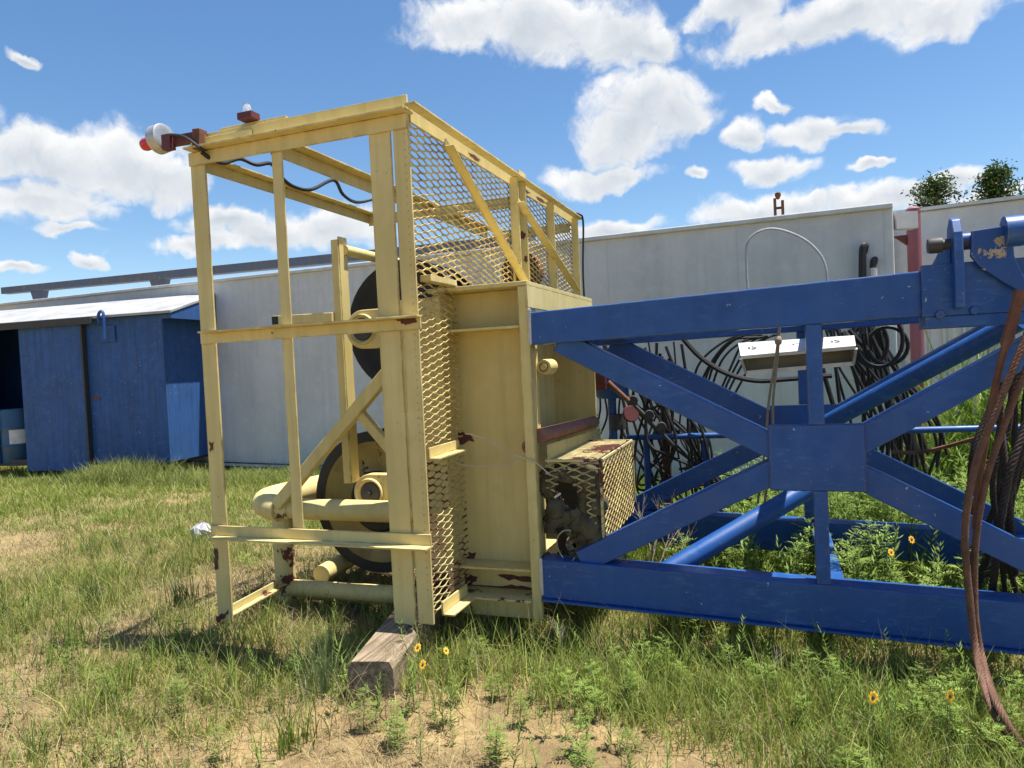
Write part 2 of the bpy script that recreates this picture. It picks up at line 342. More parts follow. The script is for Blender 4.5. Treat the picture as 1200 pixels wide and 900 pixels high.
# ------------------------------------------------------------------ ground
def ground():
    fx = np.concatenate([[-600, -250, -100, -50, -30, -20], np.concatenate([np.arange(-16, -5, .12), np.arange(-5, 2.2, .04), np.arange(2.2, 7, .12)]), [7.5, 10, 16, 30, 60, 150, 600]])
    fy = np.concatenate([[-600, -200, -60, -20, -6, -2], np.concatenate([np.arange(0, 1.4, .1), np.arange(1.4, 5, .04), np.arange(5, 13, .12)]), [13.5, 16, 22, 35, 70, 200, 700]])
    X, Y = np.meshgrid(fx, fy, indexing='ij'); Z = gh(X, Y); nx, ny = X.shape
    vs = np.stack([X, Y, Z], -1).reshape(-1, 3)
    i = np.arange(nx-1)[:, None]*ny+np.arange(ny-1)[None]; q = np.stack([i, i+ny, i+ny+1, i+1], -1).reshape(-1, 4)
    o = qmesh('ground', vs, q, M['soil']); tag(o, 'sandy soil ground of the equipment yard under sparse grass', 'ground', kind='structure')
    o.data.polygons.foreach_set('use_smooth', [True]*len(o.data.polygons))
def qmesh(name, vs, q, mat, cols=None, parent=None):
    me = bpy.data.meshes.new(name); nv = len(vs); nq = len(q)
    me.vertices.add(nv); me.vertices.foreach_set('co', np.ascontiguousarray(vs, np.float32).ravel())
    me.loops.add(nq*4); me.loops.foreach_set('vertex_index', np.ascontiguousarray(q, np.int32).ravel())
    me.polygons.add(nq); me.polygons.foreach_set('loop_start', np.arange(0, nq*4, 4, dtype=np.int32)); me.polygons.foreach_set('loop_total', np.full(nq, 4, np.int32))
    if cols is not None:
        a = me.attributes.new('Col', 'FLOAT_COLOR', 'POINT'); a.data.foreach_set('color', np.ascontiguousarray(np.concatenate([cols, np.ones((nv, 1))], 1), np.float32).ravel())
    me.update(calc_edges=True); me.materials.append(mat)
    o = bpy.data.objects.new(name, me); COL.objects.link(o)
    if parent is not None: o.parent = parent
    return o
ground()
# ------------------------------------------------------------------ background: long grey tank
KT = 1.035; KS = .853                     # tank a little farther, shed a little nearer than ground contact suggests
TA, TB = np.array((-8.25, 8.96))*KT, np.array((-5.06, 8.51))*KT
TD = (TB-TA)/np.linalg.norm(TB-TA); TN = np.array((-TD[1], TD[0]))   # along, away
def tp(s, d, z): p = TA+TD*s+TN*d; return (p[0], p[1], z)           # s along from TA, d behind the front face
sR = float((np.array(av(1048, 300, TA, TB)[:2])-TA)@TD); sL = -9.0
tk = empty('storage_tank', tp(0, 1.2, 0), 'long pale grey steel tank with straight walls standing behind the yellow and blue steelwork', 'tank')
def qbox(mb, s0, s1, d0, d1, z0, z1, zb=None):
    zb = z1 if zb is None else zb
    vs = [tp(s, d, z) for (z, k) in ((z0, 0), (z1, 1)) for d in (d0, d1) for s in (s0, s1)]
    return mb.add(vs, [(0, 2, 3, 1), (4, 5, 7, 6), (0, 1, 5, 4), (2, 6, 7, 3), (0, 4, 6, 2), (1, 3, 7, 5)])
zt0, zt1 = 3.085, 2.845
mb = MB()
zz = lambda s: zt0+(zt1-zt0)*(s+2)/(sR+2)
mb.add([tp(sL, 0, .10), tp(sR, 0, .10), tp(sL, 2.4, .10), tp(sR, 2.4, .10), tp(sL, 0, zz(sL)), tp(sR, 0, zz(sR)), tp(sL, 2.4, zz(sL)), tp(sR, 2.4, zz(sR))],
       [(0, 2, 3, 1), (4, 5, 7, 6), (0, 1, 5, 4), (2, 6, 7, 3), (0, 4, 6, 2), (1, 3, 7, 5)])
wall = mb.build('wall', 'tank', tk, .02)
mb = MB(); mb.beam(tp(sL, .02, zz(sL)+.012), tp(sR, .02, zz(sR)+.012), .13, .05); mb.build('top_rim', 'white', tk, .01)
mb = MB()
qbox(mb, sL, sR, -.035, .10, .05, .085); mb.build('bottom_rim', 'white', tk)
mb = MB(); qbox(mb, sL+.2, sR-.2, .12, .3, -.08, .09); qbox(mb, sL+.2, sR-.2, 2, 2.2, -.08, .09); mb.build('skid', 'dark', tk)
for px in (712, 865, 1038):
    s = float((av(px, 330, TA, TB)[:2]-TA)@TD); qbox(MB(), s, s+.008, -.004, .01, .15, zz(s)-.02).build('weld_seam', 'tank', wall)
# hoses hung on the tank wall
p = av(1014, 290, TA, TB)
for k, (dx, m_, lab) in enumerate(((0, 'rubber', 'thick black hose hooked over a stub on the grey tank wall, left of the pair'), (.085, 'rubber', 'black hose with white taped neck on the grey tank wall, right of the pair'))):
    q = p+np.array([dx-.03, -.09, -.02-.14*k]); r_ = .035-.008*k
    e = empty('hose', (q[0], q[1], .05), lab, 'hose', 'hoses hooked on the tank wall')
    MB().tube(spline([q+(.02, .10, -.02), q+(0.02, 0.02, .03), q+(-.005, 0, -.05), q+(-.02, 0, -.5), q+(-.04, 0, -1.2)], 40), r_, 8).build('tube', m_, e, smooth=True)
    if k: MB().tube([q+(0, -.001, -.06), q+(-.004, -.001, -.19)], r_+.008, 8).build('tape', 'white', e, smooth=True)
# second tank on the right
e2 = empty('storage_tank', (5, 10, 0), 'second grey tank with ribbed lower siding at the right behind the maroon pipe', 'tank')
A2, D2 = np.array((1.2, 9.78)), TD
def t2(s, d, z): p = A2+D2*s+np.array((-D2[1], D2[0]))*d; return (p[0], p[1], z)
def qb2(mb, s0, s1, d0, d1, z0, z1):
    return mb.add([t2(s, d, z) for z in (z0, z1) for d in (d0, d1) for s in (s0, s1)], [(0, 2, 3, 1), (4, 5, 7, 6), (0, 1, 5, 4), (2, 6, 7, 3), (0, 4, 6, 2), (1, 3, 7, 5)])
w2 = qb2(MB(), 0, 8, 0, 2.4, .14, 3.06).build('wall', 'tank', e2, .02)
qb2(MB(), -.02, 8, -.05, .08, 3.064, 3.10).build('top_rim', 'white', e2)
mb = MB(); qb2(mb, .02, 8, -.006, .01, 2.56, 2.572)
for k in range(40): qb2(mb, .3+k*.2, .33+k*.2, -.03, .005, .2, 2.2)
mb.build('rib', 'tank', w2)
# bracket between the tanks, and the maroon pipe
pb = av(1082, 540, (1.4, 8.6), (2.4, 8.46)); pt = av(1070, 245, (1.4, 8.6), (2.4, 8.46))
mb = MB(); p0 = np.array(tp(sR, .25, 0)); mb.add([], []); mb.beam((p0[0]+.003, p0[1], 2.74), (pt[0]-.05, p0[1]+.08, 2.74), .12, .17); mb.build('end_bracket', 'tank', tk)
pe = empty('standpipe', (pt[0], pt[1], 0), 'faded maroon vertical pipe standing between the two grey tanks', 'pipe')
MB().tube([(pt[0], pt[1], 0), (pt[0], pt[1], 1.5), (pt[0], pt[1], pt[2])], .068, 20).build('tube', 'pink_pipe', pe, smooth=True)
MB().lathe([(0, .02), (.05, .018), (.07, 0), (.07, -.04), (.0, -.04)], (pt[0], pt[1], pt[2]), (0, 0, 1), 20).build('cap', 'pink_pipe', pe, smooth=True)
mb = MB(); mb.prism([(pt[0]-.2, 2.65), (pt[0]-.069, 2.65), (pt[0]-.069, 2.54)], 1, pt[1]-.02, pt[1]+.02); mb.build('clamp_plate', 'maroon', pe, .004)
# rusty post behind the tank
q = np.array(av(913, 232, (0, 14), (1, 14)))
re_ = empty('rusty_post', (q[0], q[1], 0), 'thin rusty post sticking up behind the long grey tank', 'post')
mb = MB(); mb.box(q[0]-.10, q[0]-.05, q[1]-.03, q[1]+.03, -.02, q[2]); mb.box(q[0]+.03, q[0]+.08, q[1]-.03, q[1]+.03, -.02, q[2]-.05)
for k in range(14): mb.box(q[0]-.05, q[0]+.03, q[1]-.02, q[1]+.02, q[2]-.2-k*.28, q[2]-.16-k*.28)
mb.build('ladder_frame', 'rust', re_); MB().lathe([(0, .07), (.05, .04), (.055, 0), (.03, -.06), (0, -.08)], (q[0]-.02, q[1], q[2]+.05), (0, 0, 1), 12).build('cap', 'rust', re_, smooth=True)
# beam on the tank roof
bA = np.array(tp(-7, 1.1, 0))[:2]; bB = np.array(tp(4, 1.1, 0))[:2]
P0 = av(6, 341, bA, bB); P1 = av(340, 308.5, bA, bB); dd = (P1-P0); P1 = P0+dd*1.52
be = empty('steel_beam', ((P0+P1)[0]/2, (P0+P1)[1]/2, 3), 'weathered blue steel beam lying along the grey tank roof on short feet', 'beam')
mb = MB(); mb.beam(P0, P1, .18, .15); mb.build('beam', 'beamblue', be, .006)
for px in (46, 188):
    c = av(px, 335, bA, bB); t_ = (c[0]-P0[0])/(P1[0]-P0[0]); c = P0+(P1-P0)*t_
    MB().prism([(c[0]-.2, c[2]-.076), (c[0]+.2, c[2]-.076), (c[0]+.1, c[2]-.36), (c[0]-.1, c[2]-.36)], 1, c[1]-.07, c[1]+.07).build('foot', 'beamblue', be, .004)
mb = MB(); c = av(70, 352, bA, bB); mb.beam(c+(0, .6, -.02), c+(1.6, .5, .0), .1, .09)
o = mb.build('loose_bar', 'rust'); tag(o, 'rusty brown bar on the tank roof under the blue beam', 'bar')
# ------------------------------------------------------------------ blue shed
SA, SB = np.array((-13.17, 9.47))*KS, np.array((-10.13, 9.76))*KS; SD = (SB-SA)/np.linalg.norm(SB-SA); SN = np.array((-SD[1], SD[0]))
def sp(s, d, z): p = SB+(SD*s+SN*d)*KS; return (p[0], p[1], 1.5+(z-1.5)*KS)           # s<0 to the left of the right front corner
def sb(mb, s0, s1, d0, d1, z0, z1):
    return mb.add([sp(s, d, z) for z in (z0, z1) for d in (d0, d1) for s in (s0, s1)], [(0, 2, 3, 1), (4, 5, 7, 6), (0, 1, 5, 4), (2, 6, 7, 3), (0, 4, 6, 2), (1, 3, 7, 5)])
sh = empty('blue_shed', sp(-2, .8, 0), 'faded blue steel shed with a pale roof and a dark open doorway', 'shed')
# the tank stands directly behind, so the shed is shallow at its right end
DEP = 1.15; zS = 2.66
mb = MB(); sb(mb, -1.78, 0, 0, .05, .02, zS); sb(mb, -.05, 0, .05, DEP, .02, zS); sb(mb, -6.55, 0, DEP, DEP+.04, .02, zS+.37); sb(mb, -6.55, -6.5, 0, DEP-.001, .02, zS+.1); sb(mb, -6.5, -3.9, 0, .05, .02, zS)
wl = mb.build('wall', 'shed_blue', sh, .006)
mb = MB(); mb.add([sp(s_, d_, z_) for s_ in (-.05, 0) for (d_, z_) in ((.0, zS), (DEP, zS), (DEP, zS+.38))], [(0, 1, 2), (5, 4, 3), (0, 3, 4, 1), (1, 4, 5, 2), (2, 5, 3, 0)]); mb.build('gable', 'shed_blue', sh)
mb = MB(); sb(mb, -6.5, -.06, .06, DEP-.01, -.02, .10); mb.build('floor', 'dark', sh)
mb = MB(); sb(mb, -3.12, -1.70, -.09, -.045, -.10, zS-.05); dr = mb.build('sliding_door', 'shed_blue', sh, .006)
mb = MB(); sb(mb, -1.70, -1.66, -.10, -.005, .02, zS-.05); mb.build('door_edge', 'dark', dr)
mb = MB(); mb.add([sp(s_, d_, z_+k_) for k_ in (0, .05) for (d_, z_) in ((-.16, zS-.01), (DEP+.02, zS+.40)) for s_ in (-6.6, .33)],
       [(0, 2, 3, 1), (4, 5, 7, 6), (0, 1, 5, 4), (2, 6, 7, 3), (0, 4, 6, 2), (1, 3, 7, 5)])
rf = mb.build('roof', 'roofwhite', sh, .006)
mb = MB(); sb(mb, -6.6, -1.35, -.20, -.165, zS-.10, zS+.03); mb.build('door_track', 'dark', rf, .006)
mb = MB(); mb.add([sp(s_, d_, z_) for s_ in (.29, .315) for (d_, z_) in ((-.14, zS-.10), (DEP, zS-.10), (DEP, zS+.385), (-.14, zS-.012))], [(0, 1, 2, 3), (7, 6, 5, 4), (0, 4, 5, 1), (1, 5, 6, 2), (2, 6, 7, 3), (3, 7, 4, 0)]); mb.build('shade_fascia', 'shed_blue', rf)  # board added to level the roof's shade line; also covers the gable
mb = MB(); sb(mb, .02, .288, -.05, -.02, zS-.09, zS-.012); mb.build('awning_edge', 'blue', rf)
mb = MB(); q = np.array(sp(-1.10, -.19, 2.56)); mb.tube(spline([q+(-.03, -.02, 0), q+(-.05, -.02, .10), q+(0, -.02, .17), q+(.06, -.02, .12), q+(.05, -.02, -.25)], 30), .022, 8); mb.build('lifting_hook', 'blue', sh, smooth=True)
mb = MB(); sb(mb, -1.33, -1.0, -.028, -.002, 2.22, 2.52); mb.build('hook_plate', 'shed_blue', sh, .004)
mb = MB(); sb(mb, -1.62, -1.42, -.012, -.001, 1.18, 1.23); mb.build('latch', 'rust', sh, .003)
# red wheel valve by the shed's right side
q = np.array(av(236, 441, (-9.6, 9.45), (-8.6, 9.4)))
wv_ = empty('valve_wheel', (q[0], q[1], 0), 'small red hand wheel on a stem beside the blue shed', 'hand wheel')
mb = MB(); ring = [q+(.0, .11*math.cos(a), .11*math.sin(a)) for a in np.linspace(0, 2*math.pi, 20)]; ring = [q+np.array((.09*math.cos(a), .03*math.cos(a), .10*math.sin(a))) for a in np.linspace(0, 2*math.pi, 20)]
mb.tube(ring, .02, 6); mb.tube([ring[0], ring[10]], .012, 6); mb.tube([ring[5], ring[15]], .012, 6); mb.build('wheel', 'lens', wv_, smooth=True)
MB().tube([(q[0], q[1]+.02, 0), (q[0], q[1]+.02, q[2])], .025, 8).build('stem', 'rust', wv_, smooth=True)
# drum in the doorway
q = np.array(av(24, 543, sp(-4, .34, 0)[:2], sp(0, .34, 0)[:2])); dz = q[2]+.02
de = empty('drum', (q[0], q[1], dz), 'blue plastic drum with a white paper label inside the shed doorway', 'drum')
pr = [(0, 0), (.24, 0), (.26, .03), (.26, .28), (.272, .30), (.26, .32), (.26, .58), (.272, .60), (.26, .62), (.26, .86), (.24, .90), (.235, .885), (0, .885)]
MB().lathe(pr, (q[0], q[1], dz), (0, 0, 1), 32).build('body', 'drum', de, smooth=True)
va_ = math.atan2(CAM[1]-q[1], CAM[0]-q[0])
mb = MB(); n_ = 10
pts = [(q[0]+.2645*math.cos(va_+.1+a), q[1]+.2645*math.sin(va_+.1+a)) for a in np.linspace(-.6, .75, n_)]
mb.add([(x, y, z) for z in (dz+.33, dz+.56) for x, y in pts], [(i, i+1, n_+i+1, n_+i) for i in range(n_-1)]); lb = mb.build('label', 'paper', de)
# ------------------------------------------------------------------ the rig mast
RM = empty('drilling_mast', (-.6, 4.2, 0), 'laid-down drilling rig mast with pale yellow crown cage and blue lattice truss', 'drilling mast')
Y = 'yellow'
def L_(p, q, leg, t_, d1, d2):           # angle iron: two thin legs from the edge p-q, along d1 and d2
    mb = MB(); p = np.array(p, float); q = np.array(q, float)
    for a, b_, sh_ in ((np.array(d1), np.array(d2), 0), (np.array(d2), np.array(d1), t_)):
        vs = []
        for c in (p, q):
            for (i, j) in ((sh_, 0), (leg, 0), (leg, t_), (sh_, t_)): vs.append(c+a*i+b_*j)
        mb.add(vs, [(0, 1, 2, 3), (7, 6, 5, 4), (0, 4, 5, 1), (1, 5, 6, 2), (2, 6, 7, 3), (3, 7, 4, 0)])
    return mb
YF = 3.14; X1 = -1.63; XL = -2.985
# front posts
L_((XL, YF, .13), (XL, YF, 2.74), .10, .012, (1, 0, 0), (0, 1, 0)).build('post', Y, RM, .002)
mb = MB(); mb.box(XL-.004, XL+.05, YF-.004, YF+.001, .15, .55); 
L_((-2.445, YF+.004, .62), (-2.445, YF+.004, 2.735), .065, .010, (1, 0, 0), (0, 1, 0)).build('post', Y, RM, .002)
mb = MB(); mb.box(-1.852, -1.731, YF, YF+.014, .205, 2.735); mb.box(-1.852, -1.84, YF+.0142, YF+.08, .205, 2.735); mb.build('post', Y, RM, .002)
mb = MB(); mb.box(-1.716, X1, YF, YF+.014, .215, 2.735); mb.build('post', Y, RM, .002)
# front rails
mb = MB(); mb.box(-2.96, X1+.015, YF-.075, YF+.03, 2.738, 2.750); mb.box(-2.985, X1+.0, YF-.012, YF-.001, 2.665, 2.737); mb.box(-2.97, X1-.0, YF+.0, YF+.012, 2.751, 2.83)
tr = mb.build('top_rail', Y, RM, .002)
mb = MB(); mb.box(-2.78, -2.35, YF+.013, YF+.045, 2.752, 2.85); mb.box(-2.95, -2.55, YF-.03, YF-.005, 2.752, 2.80); mb.build('splice_bar', Y, tr, .003)
mb = MB(); mb.box(-2.94, X1+.03, YF-.072, YF-.016, 1.742, 1.752); mb.box(-2.975, X1+.02, YF-.016, YF-.003, 1.685, 1.752)
mr_ = mb.build('middle_rail', Y, RM, .002)
def blob(mb, poly, y, th=.003, seed=0):
    r_ = random.Random(seed); P = []
    for i in range(len(poly)):
        a = poly[i]; b_ = poly[(i+1) % len(poly)]
        for k in range(5):
            u = k/5; P.append((a[0]+(b_[0]-a[0])*u+r_.uniform(-.006, .006), a[1]+(b_[1]-a[1])*u+r_.uniform(-.009, .009)))
    mb.prism(P, 1, y-th, y); return mb
def patch(mb, pxs, y, seed=0): return blob(mb, [(at(x, yy, y)[0], at(x, yy, y)[2]) for x, yy in pxs], y, .0015, seed)
patch(MB(), [(463, 374), (485, 371), (489, 377), (476, 380)], YF-.0165, 1).build('rust_patch', 'patch', mr_)
mb = MB(); mb.box(-2.95, X1+.02, YF-.08, YF-.016, .606, .616); mb.box(-2.985, X1+.015, YF-.016, YF-.003, .606, .672); mb.build('bottom_rail', Y, RM, .002)
# crown top rails running back
zt = 2.75
L_((XL+.01, YF+.02, zt-.02), (XL+.01, 4.98, zt-.02), .075, .01, (1, 0, 0), (0, 0, -1)).build('top_rail', Y, RM, .002)
L_((-2.46, YF+.015, zt-.004), (-2.46, 6.2, zt-.004), .085, .01, (1, 0, 0), (0, 0, -1)).build('top_rail', Y, RM, .002)
L_((XL+.02, 4.96, zt-.031), (X1-.03, 4.96, zt-.031), .085, .01, (0, 1, 0), (0, 0, -1)).build('top_rail', Y, RM, .002)
L_((-2.4, 6.2, zt-.03), (X1-.03, 6.2, zt-.03), .085, .01, (0, 1, 0), (0, 0, -1)).build('top_rail', Y, RM, .002)
mb = MB(); mb.box(X1+.016, X1+.075, YF-.06, 6.30, 2.755, 2.767); mb.box(X1-.012, X1, YF+.034, 6.30, 2.705, 2.781); sr = mb.build('side_rail', Y, RM, .002)
def patchx(y0, y1, z0, z1, x, seed):
    r_ = random.Random(seed); n_ = 22; P = []
    for k in range(n_):
        a = 2*math.pi*k/n_; q_ = .5*(1+.0)*r_.uniform(.55, 1.1); P.append(((y0+y1)/2+(y1-y0)*q_*math.cos(a)*(1.25 if k % 3 else .7), (z0+z1)/2+(z1-z0)*q_*math.sin(a)))
    return MB().prism(P, 0, x-.0005, x+.0012)
def patchy(x0, x1, z0, z1, y, seed):
    r_ = random.Random(seed); n_ = 22; P = []
    for k in range(n_):
        a = 2*math.pi*k/n_; q_ = .5*r_.uniform(.5, 1.05); P.append(((x0+x1)/2+(x1-x0)*q_*math.cos(a), (z0+z1)/2+(z1-z0)*q_*math.sin(a)))
    return MB().prism(P, 1, y-.0012, y+.0005)
for k, (a, b_, z) in enumerate(((3.9, 4.05, 2.735), (4.85, 5.0, 2.73), (5.15, 5.4, 2.735))): patchx(a, b_, z-.012, z+.014, X1+.0005, k).build('rust_patch', 'patch', sr)
# mesh panels: expanded metal as bonded zig-zag strands
def mesh_panel(name, u0, u1, v0, v1, fn, sw, sh_, wd, th, parent, mat=Y, tilt=.9, keep=None, fl=.165):
    """fn(u, v, w) -> world; u long way of the diamond (pitch sw), v short way (pitch sh_), w out of plane"""
    mb = MB(); nr = int((v1-v0)/(sh_/2)); nu = int((u1-u0)/(sw/4))
    for j in range(nr):
        vc = v0+(j+.5)*sh_/2
        sgn = 1 if j % 2 else -1
        amp = sh_/4-wd*.22
        prof = [-1, -.0, 1, .0]
        row = []
        for i in range(nu+1):
            k = i % 4
            a = (1, .15, -1, -.15)[k] if False else (1, 0, -1, 0)[k]
            uu = u0+i*sw/4
            # flat bonds: spread the peaks
            row.append((uu, vc+sgn*amp*a, a))
        pts = []
        for i, (uu, vv, a) in enumerate(row):
            if abs(a) > .5: pts += [(uu-sw*fl, vv), (uu+sw*fl, vv)]
        for i in range(len(pts)-1):
            (ua, va1), (ub, vb1) = pts[i], pts[i+1]
            if ub > u1: break
            if keep and not keep((ua+ub)/2, vc): continue
            # ribbon section tilted out of the plane
            hw = wd/2; cw, sw_ = math.cos(tilt)*hw, math.sin(tilt)*hw
            vs = []
            for (uu, vv) in ((ua, va1), (ub, vb1)):
                for (q1, q2) in ((-1, -1), (1, -1), (1, 1), (-1, 1)):
                    vs.append(fn(uu, vv+q1*cw-q2*th/2*math.sin(tilt), q1*sw_+q2*th/2*math.cos(tilt)))
            mb.add(vs, [(0, 4, 5, 1), (1, 5, 6, 2), (2, 6, 7, 3), (3, 7, 4, 0)])
    return mb.build(name, mat, parent)
side = lambda u, v, w: (X1-.022+w, u, v)
mesh_panel('mesh_panel', YF+.02, 4.66, 1.965, 2.765, side, .155, .0375, .0085, .004, RM, tilt=.75, fl=.135)
mesh_panel('mesh_panel', 4.72, 6.24, 1.965, 2.765, side, .155, .0375, .0085, .004, RM, tilt=.75, fl=.135)
mesh_panel('mesh_panel', YF+.02, 3.66, 1.10, 1.93, side, .155, .0375, .0085, .004, RM, tilt=.75, fl=.135)
mp_ = mesh_panel('mesh_panel', YF+.02, 3.66, .24, 1.03, side, .155, .0375, .0085, .004, RM, 'yellow_rusty', tilt=.75, fl=.135)
# side frame members
L_((X1-.004, YF+.1, .225), (X1-.004, 3.55, .225), .07, .01, (0, 0, 1), (1, 0, 0)).build('side_rail', Y, RM, .002)
L_((X1+.0, YF+.03, 1.035), (X1+.0, 3.53, 1.035), .06, .01, (1, 0, 0), (0, 0, 1)).build('side_rail', Y, RM, .002)
mb = MB(); mb.box(X1-.03, X1+.03, YF+.101, 3.56, 1.93, 1.962); mb.build('side_rail', Y, RM, .002)
for (ya, yb) in ((4.58, 4.67), (4.74, 4.82), (5.42, 5.50), (6.16, 6.26)):
    mb = MB(); mb.box(X1-.008, X1+.055, ya, ya+.012, 1.93, 2.754); mb.box(X1-.008, X1+.004, ya+.013, yb, 1.93, 2.781)
    pp = mb.build('side_post', Y, RM, .002)
    if ya > 4.5 and ya < 4.6:
        patchy(X1+.004, X1+.052, 1.95, 2.20, ya-.0005, 5).build('rust_patch', 'patch', pp)
    if 4.7 < ya < 4.8:
        patchy(X1-.006, X1+.045, 2.35, 2.42, ya-.0005, 6).build('rust_patch', 'patch', pp); patchy(X1+.015, X1+.054, 2.19, 2.25, ya-.0005, 7).build('rust_patch', 'patch', pp)
mb = MB(); mb.box(X1+.018, X1+.03, 4.69, 4.84, 2.768, 2.83); mb.build('splice_bar', Y, sr, .002)
for a, b_ in (((519, 172), (610, 331)), ((604, 238), (673, 342))):
    p_, q_ = ax(*a, X1+.035), ax(*b_, X1+.035)
    d = (q_-p_)/np.linalg.norm(q_-p_); nrm = np.array((0, -d[2], d[1]))
    L_(p_, q_, .06, .008, tuple(nrm), (1, 0, 0)).build('side_brace', Y, RM, .002)
MB().tube(spline([(X1+.03, 6.1, 2.778), (X1+.06, 6.2, 2.785), (X1+.083, 6.245, 2.72), (X1+.066, 6.23, 2.3), (X1+.066, 6.23, 1.98)], 24), .009, 8).build('side_cable', 'rubber', RM, smooth=True)
# crown box: recessed column with flanges
YB = 3.55; bl, br = -1.735, -1.195
mb = MB(); mb.box(bl, bl+.03, YB, YB+.17, .235, 1.90); mb.build('flange', Y, RM, .003)
mb = MB(); mb.box(br-.055, br, YB, YB+.03, .125, 1.90); mb.box(br-.03, br-.015, YB+.031, YB+.17, .235, 1.90); fl = mb.build('flange', Y, RM, .003)
mb = MB(); mb.box(bl+.031, br-.031, YB+.15, YB+.165, .245, 1.90); bw = mb.build('web_plate', Y, RM)
mb = MB(); mb.box(bl+.031, br-.056, YB+.004, YB+.149, 1.682, 1.696); mb.build('shelf', Y, RM, .002)
mb = MB(); mb.box(bl+.031, br-.056, YB+.004, YB+.149, .378, .392); mb.build('shelf', Y, RM, .002)
mb = MB(); mb.box(bl-.02, br-.052, YB-.03, YB+.15, .222, .234); mb.build('sill', 'yellow_rusty', RM, .002)
mb = MB(); mb.box(bl+.04, br-.06, YB+.07, YB+.148, .10, .22); mb.build('bottom_channel', Y, RM, .004)
mb = MB(); mb.box(bl-.04, br, YB-.006, 4.98, 1.902, 1.926); mb.build('top_plate', Y, RM, .003)
mb = MB(); mb.box(br-.013, br+.001, YB-.004, 4.98, 1.785, 1.901); mb.build('top_flange', Y, RM, .002)
mb = MB(); mb.box(br-.30, br-.29, YB+.17, 4.94, .48, 1.784); mb.build('end_plate', Y, RM)
mb = MB(); mb.box(bl, br-.0, 4.945, 4.98, .235, 1.784); mb.build('back_plate', Y, RM, .003)
mb = MB(); mb.box(bl, bl+.014, YB+.171, 4.94, .235, 1.90); mb.build('left_plate', Y, RM)
mb = MB(); mb.box(bl+.02, br-.12, YB+.17, 4.94, .235, .25); mb.build('bottom_plate', Y, RM)
# rust on the box face
yq = YB+.1495
patch(MB(), [(530, 508), (545, 506), (557, 516), (540, 520), (530, 517)], yq, 2).build('rust_patch', 'patch', bw)
patch(MB(), [(541, 649), (557, 647), (556, 656), (540, 657)], yq, 3).build('rust_patch', 'patch', bw)
patch(MB(), [(534, 671), (560, 675), (557, 682), (540, 691), (534, 684)], yq, 4).build('rust_patch', 'patch', bw)
patch(MB(), [(582, 674), (626, 676), (626, 681), (590, 679)], yq, 5).build('rust_patch', 'patch', bw)
patch(MB(), [(575, 690), (600, 686), (626, 688), (626, 697), (580, 695)], yq, 6).build('rust_patch', 'patch', bw)
q = at(622, 523, YB+.15)
mb = MB(); mb.lathe([(.026, 0), (.04, 0), (.042, -.03), (.028, -.03), (.026, 0)], q, (0, 1, 0), 20); mb.build('pipe_end', 'rustpink', bw, smooth=True)
MB().lathe([(.0, -.003), (.027, -.003)], q, (0, 1, 0), 20).build('bore_dark_disc', 'black', bw)  # flat black disc painted for the shaded inside of the pipe
# nut and ring on the end plate
mb = MB(); q = at(639, 430, YB+.17)
mb.lathe([(.0, .035), (.018, .035), (.02, .012), (.027, .012), (.028, .03), (.04, .03), (.043, .0), (.043, -.1)], q, (0, -1, 0), 20); mb.build('pin_boss', Y, RM, smooth=True)
mb = MB(); mb.prism([(YB+.032, 1.57), (YB+.13, 1.57), (YB+.032, 1.40)], 0, br-.014, br+.0); mb.build('gusset', Y, RM, .002)
# weld bead strip where the blue chords meet the box
mb = MB()
for z in np.arange(1.60, 1.77, .012): mb.lathe([(0, .008), (.011, .004), (.013, -.004), (0, -.01)], (br+.004, YB-.004, z), (0, -1, 0), 6)
for z in np.arange(.27, .46, .012): mb.lathe([(0, .008), (.011, .004), (.013, -.004), (0, -.01)], (br+.004, YB-.004, z), (0, -1, 0), 6)
mb.build('weld_bead', 'galv', RM, smooth=True)
# roller on the box side and its angle
MB().tube([(br+.005, YB+.09, 1.10), (br+.005, 4.86, 1.06)], .04, 18).build('roller', 'rustpink', RM, smooth=True)
mb = MB(); mb.add([(br+.045, YB+.07, .95), (br+.045, 4.84, .92), (br+.045, 4.84, 1.015), (br+.045, YB+.07, 1.055), (br+.053, YB+.07, .95), (br+.053, 4.84, .92), (br+.053, 4.84, 1.015), (br+.053, YB+.07, 1.055)],
                  [(0, 1, 2, 3), (7, 6, 5, 4), (0, 4, 5, 1), (1, 5, 6, 2), (2, 6, 7, 3), (3, 7, 4, 0)]); mb.build('roller_guard', Y, RM, .002)
# expanded-metal box guard
gx0, gx1, gy0, gy1, gz0, gz1 = br+.04, -.862, 3.62, 4.50, .50, .968
mg = mesh_panel('guard_mesh', gy0, gy1, gz0+.02, gz1, lambda u, v, w: (gx1+w, u, v), .10, .040, .010, .003, RM, tilt=.95, fl=.10)
mesh_panel('guard_mesh', gx0, gx1, gy0, gy1, lambda u, v, w: (u, v, gz1+w), .10, .040, .012, .003, RM, 'yellow_rusty', tilt=1.0, fl=.10)
def kp(u, v): 
    return (u > gx1-.085 and v > .55) or (v > .86+.06*math.sin(u*40))
mesh_panel('guard_mesh', gx0, gx1, gz0, gz1, lambda u, v, w: (u, gy0+w, v), .10, .040, .010, .003, RM, keep=kp, tilt=.95, fl=.10)
mb = MB()
mb.beam((gx1, gy0, gz0+.03), (gx1, gy0, gz1), .014, .014, (0, 1, 0)); mb.beam((gx1, gy1, gz0+.08), (gx1, gy1, gz1), .016, .016, (0, 1, 0))
mb.beam((gx0, gy0, gz1), (gx1, gy0, gz1), .014, .014); mb.beam((gx1, gy0, gz1), (gx1, gy1, gz1), .012, .012); mb.beam((gx0, gy1, gz1), (gx1, gy1, gz1), .014, .014)
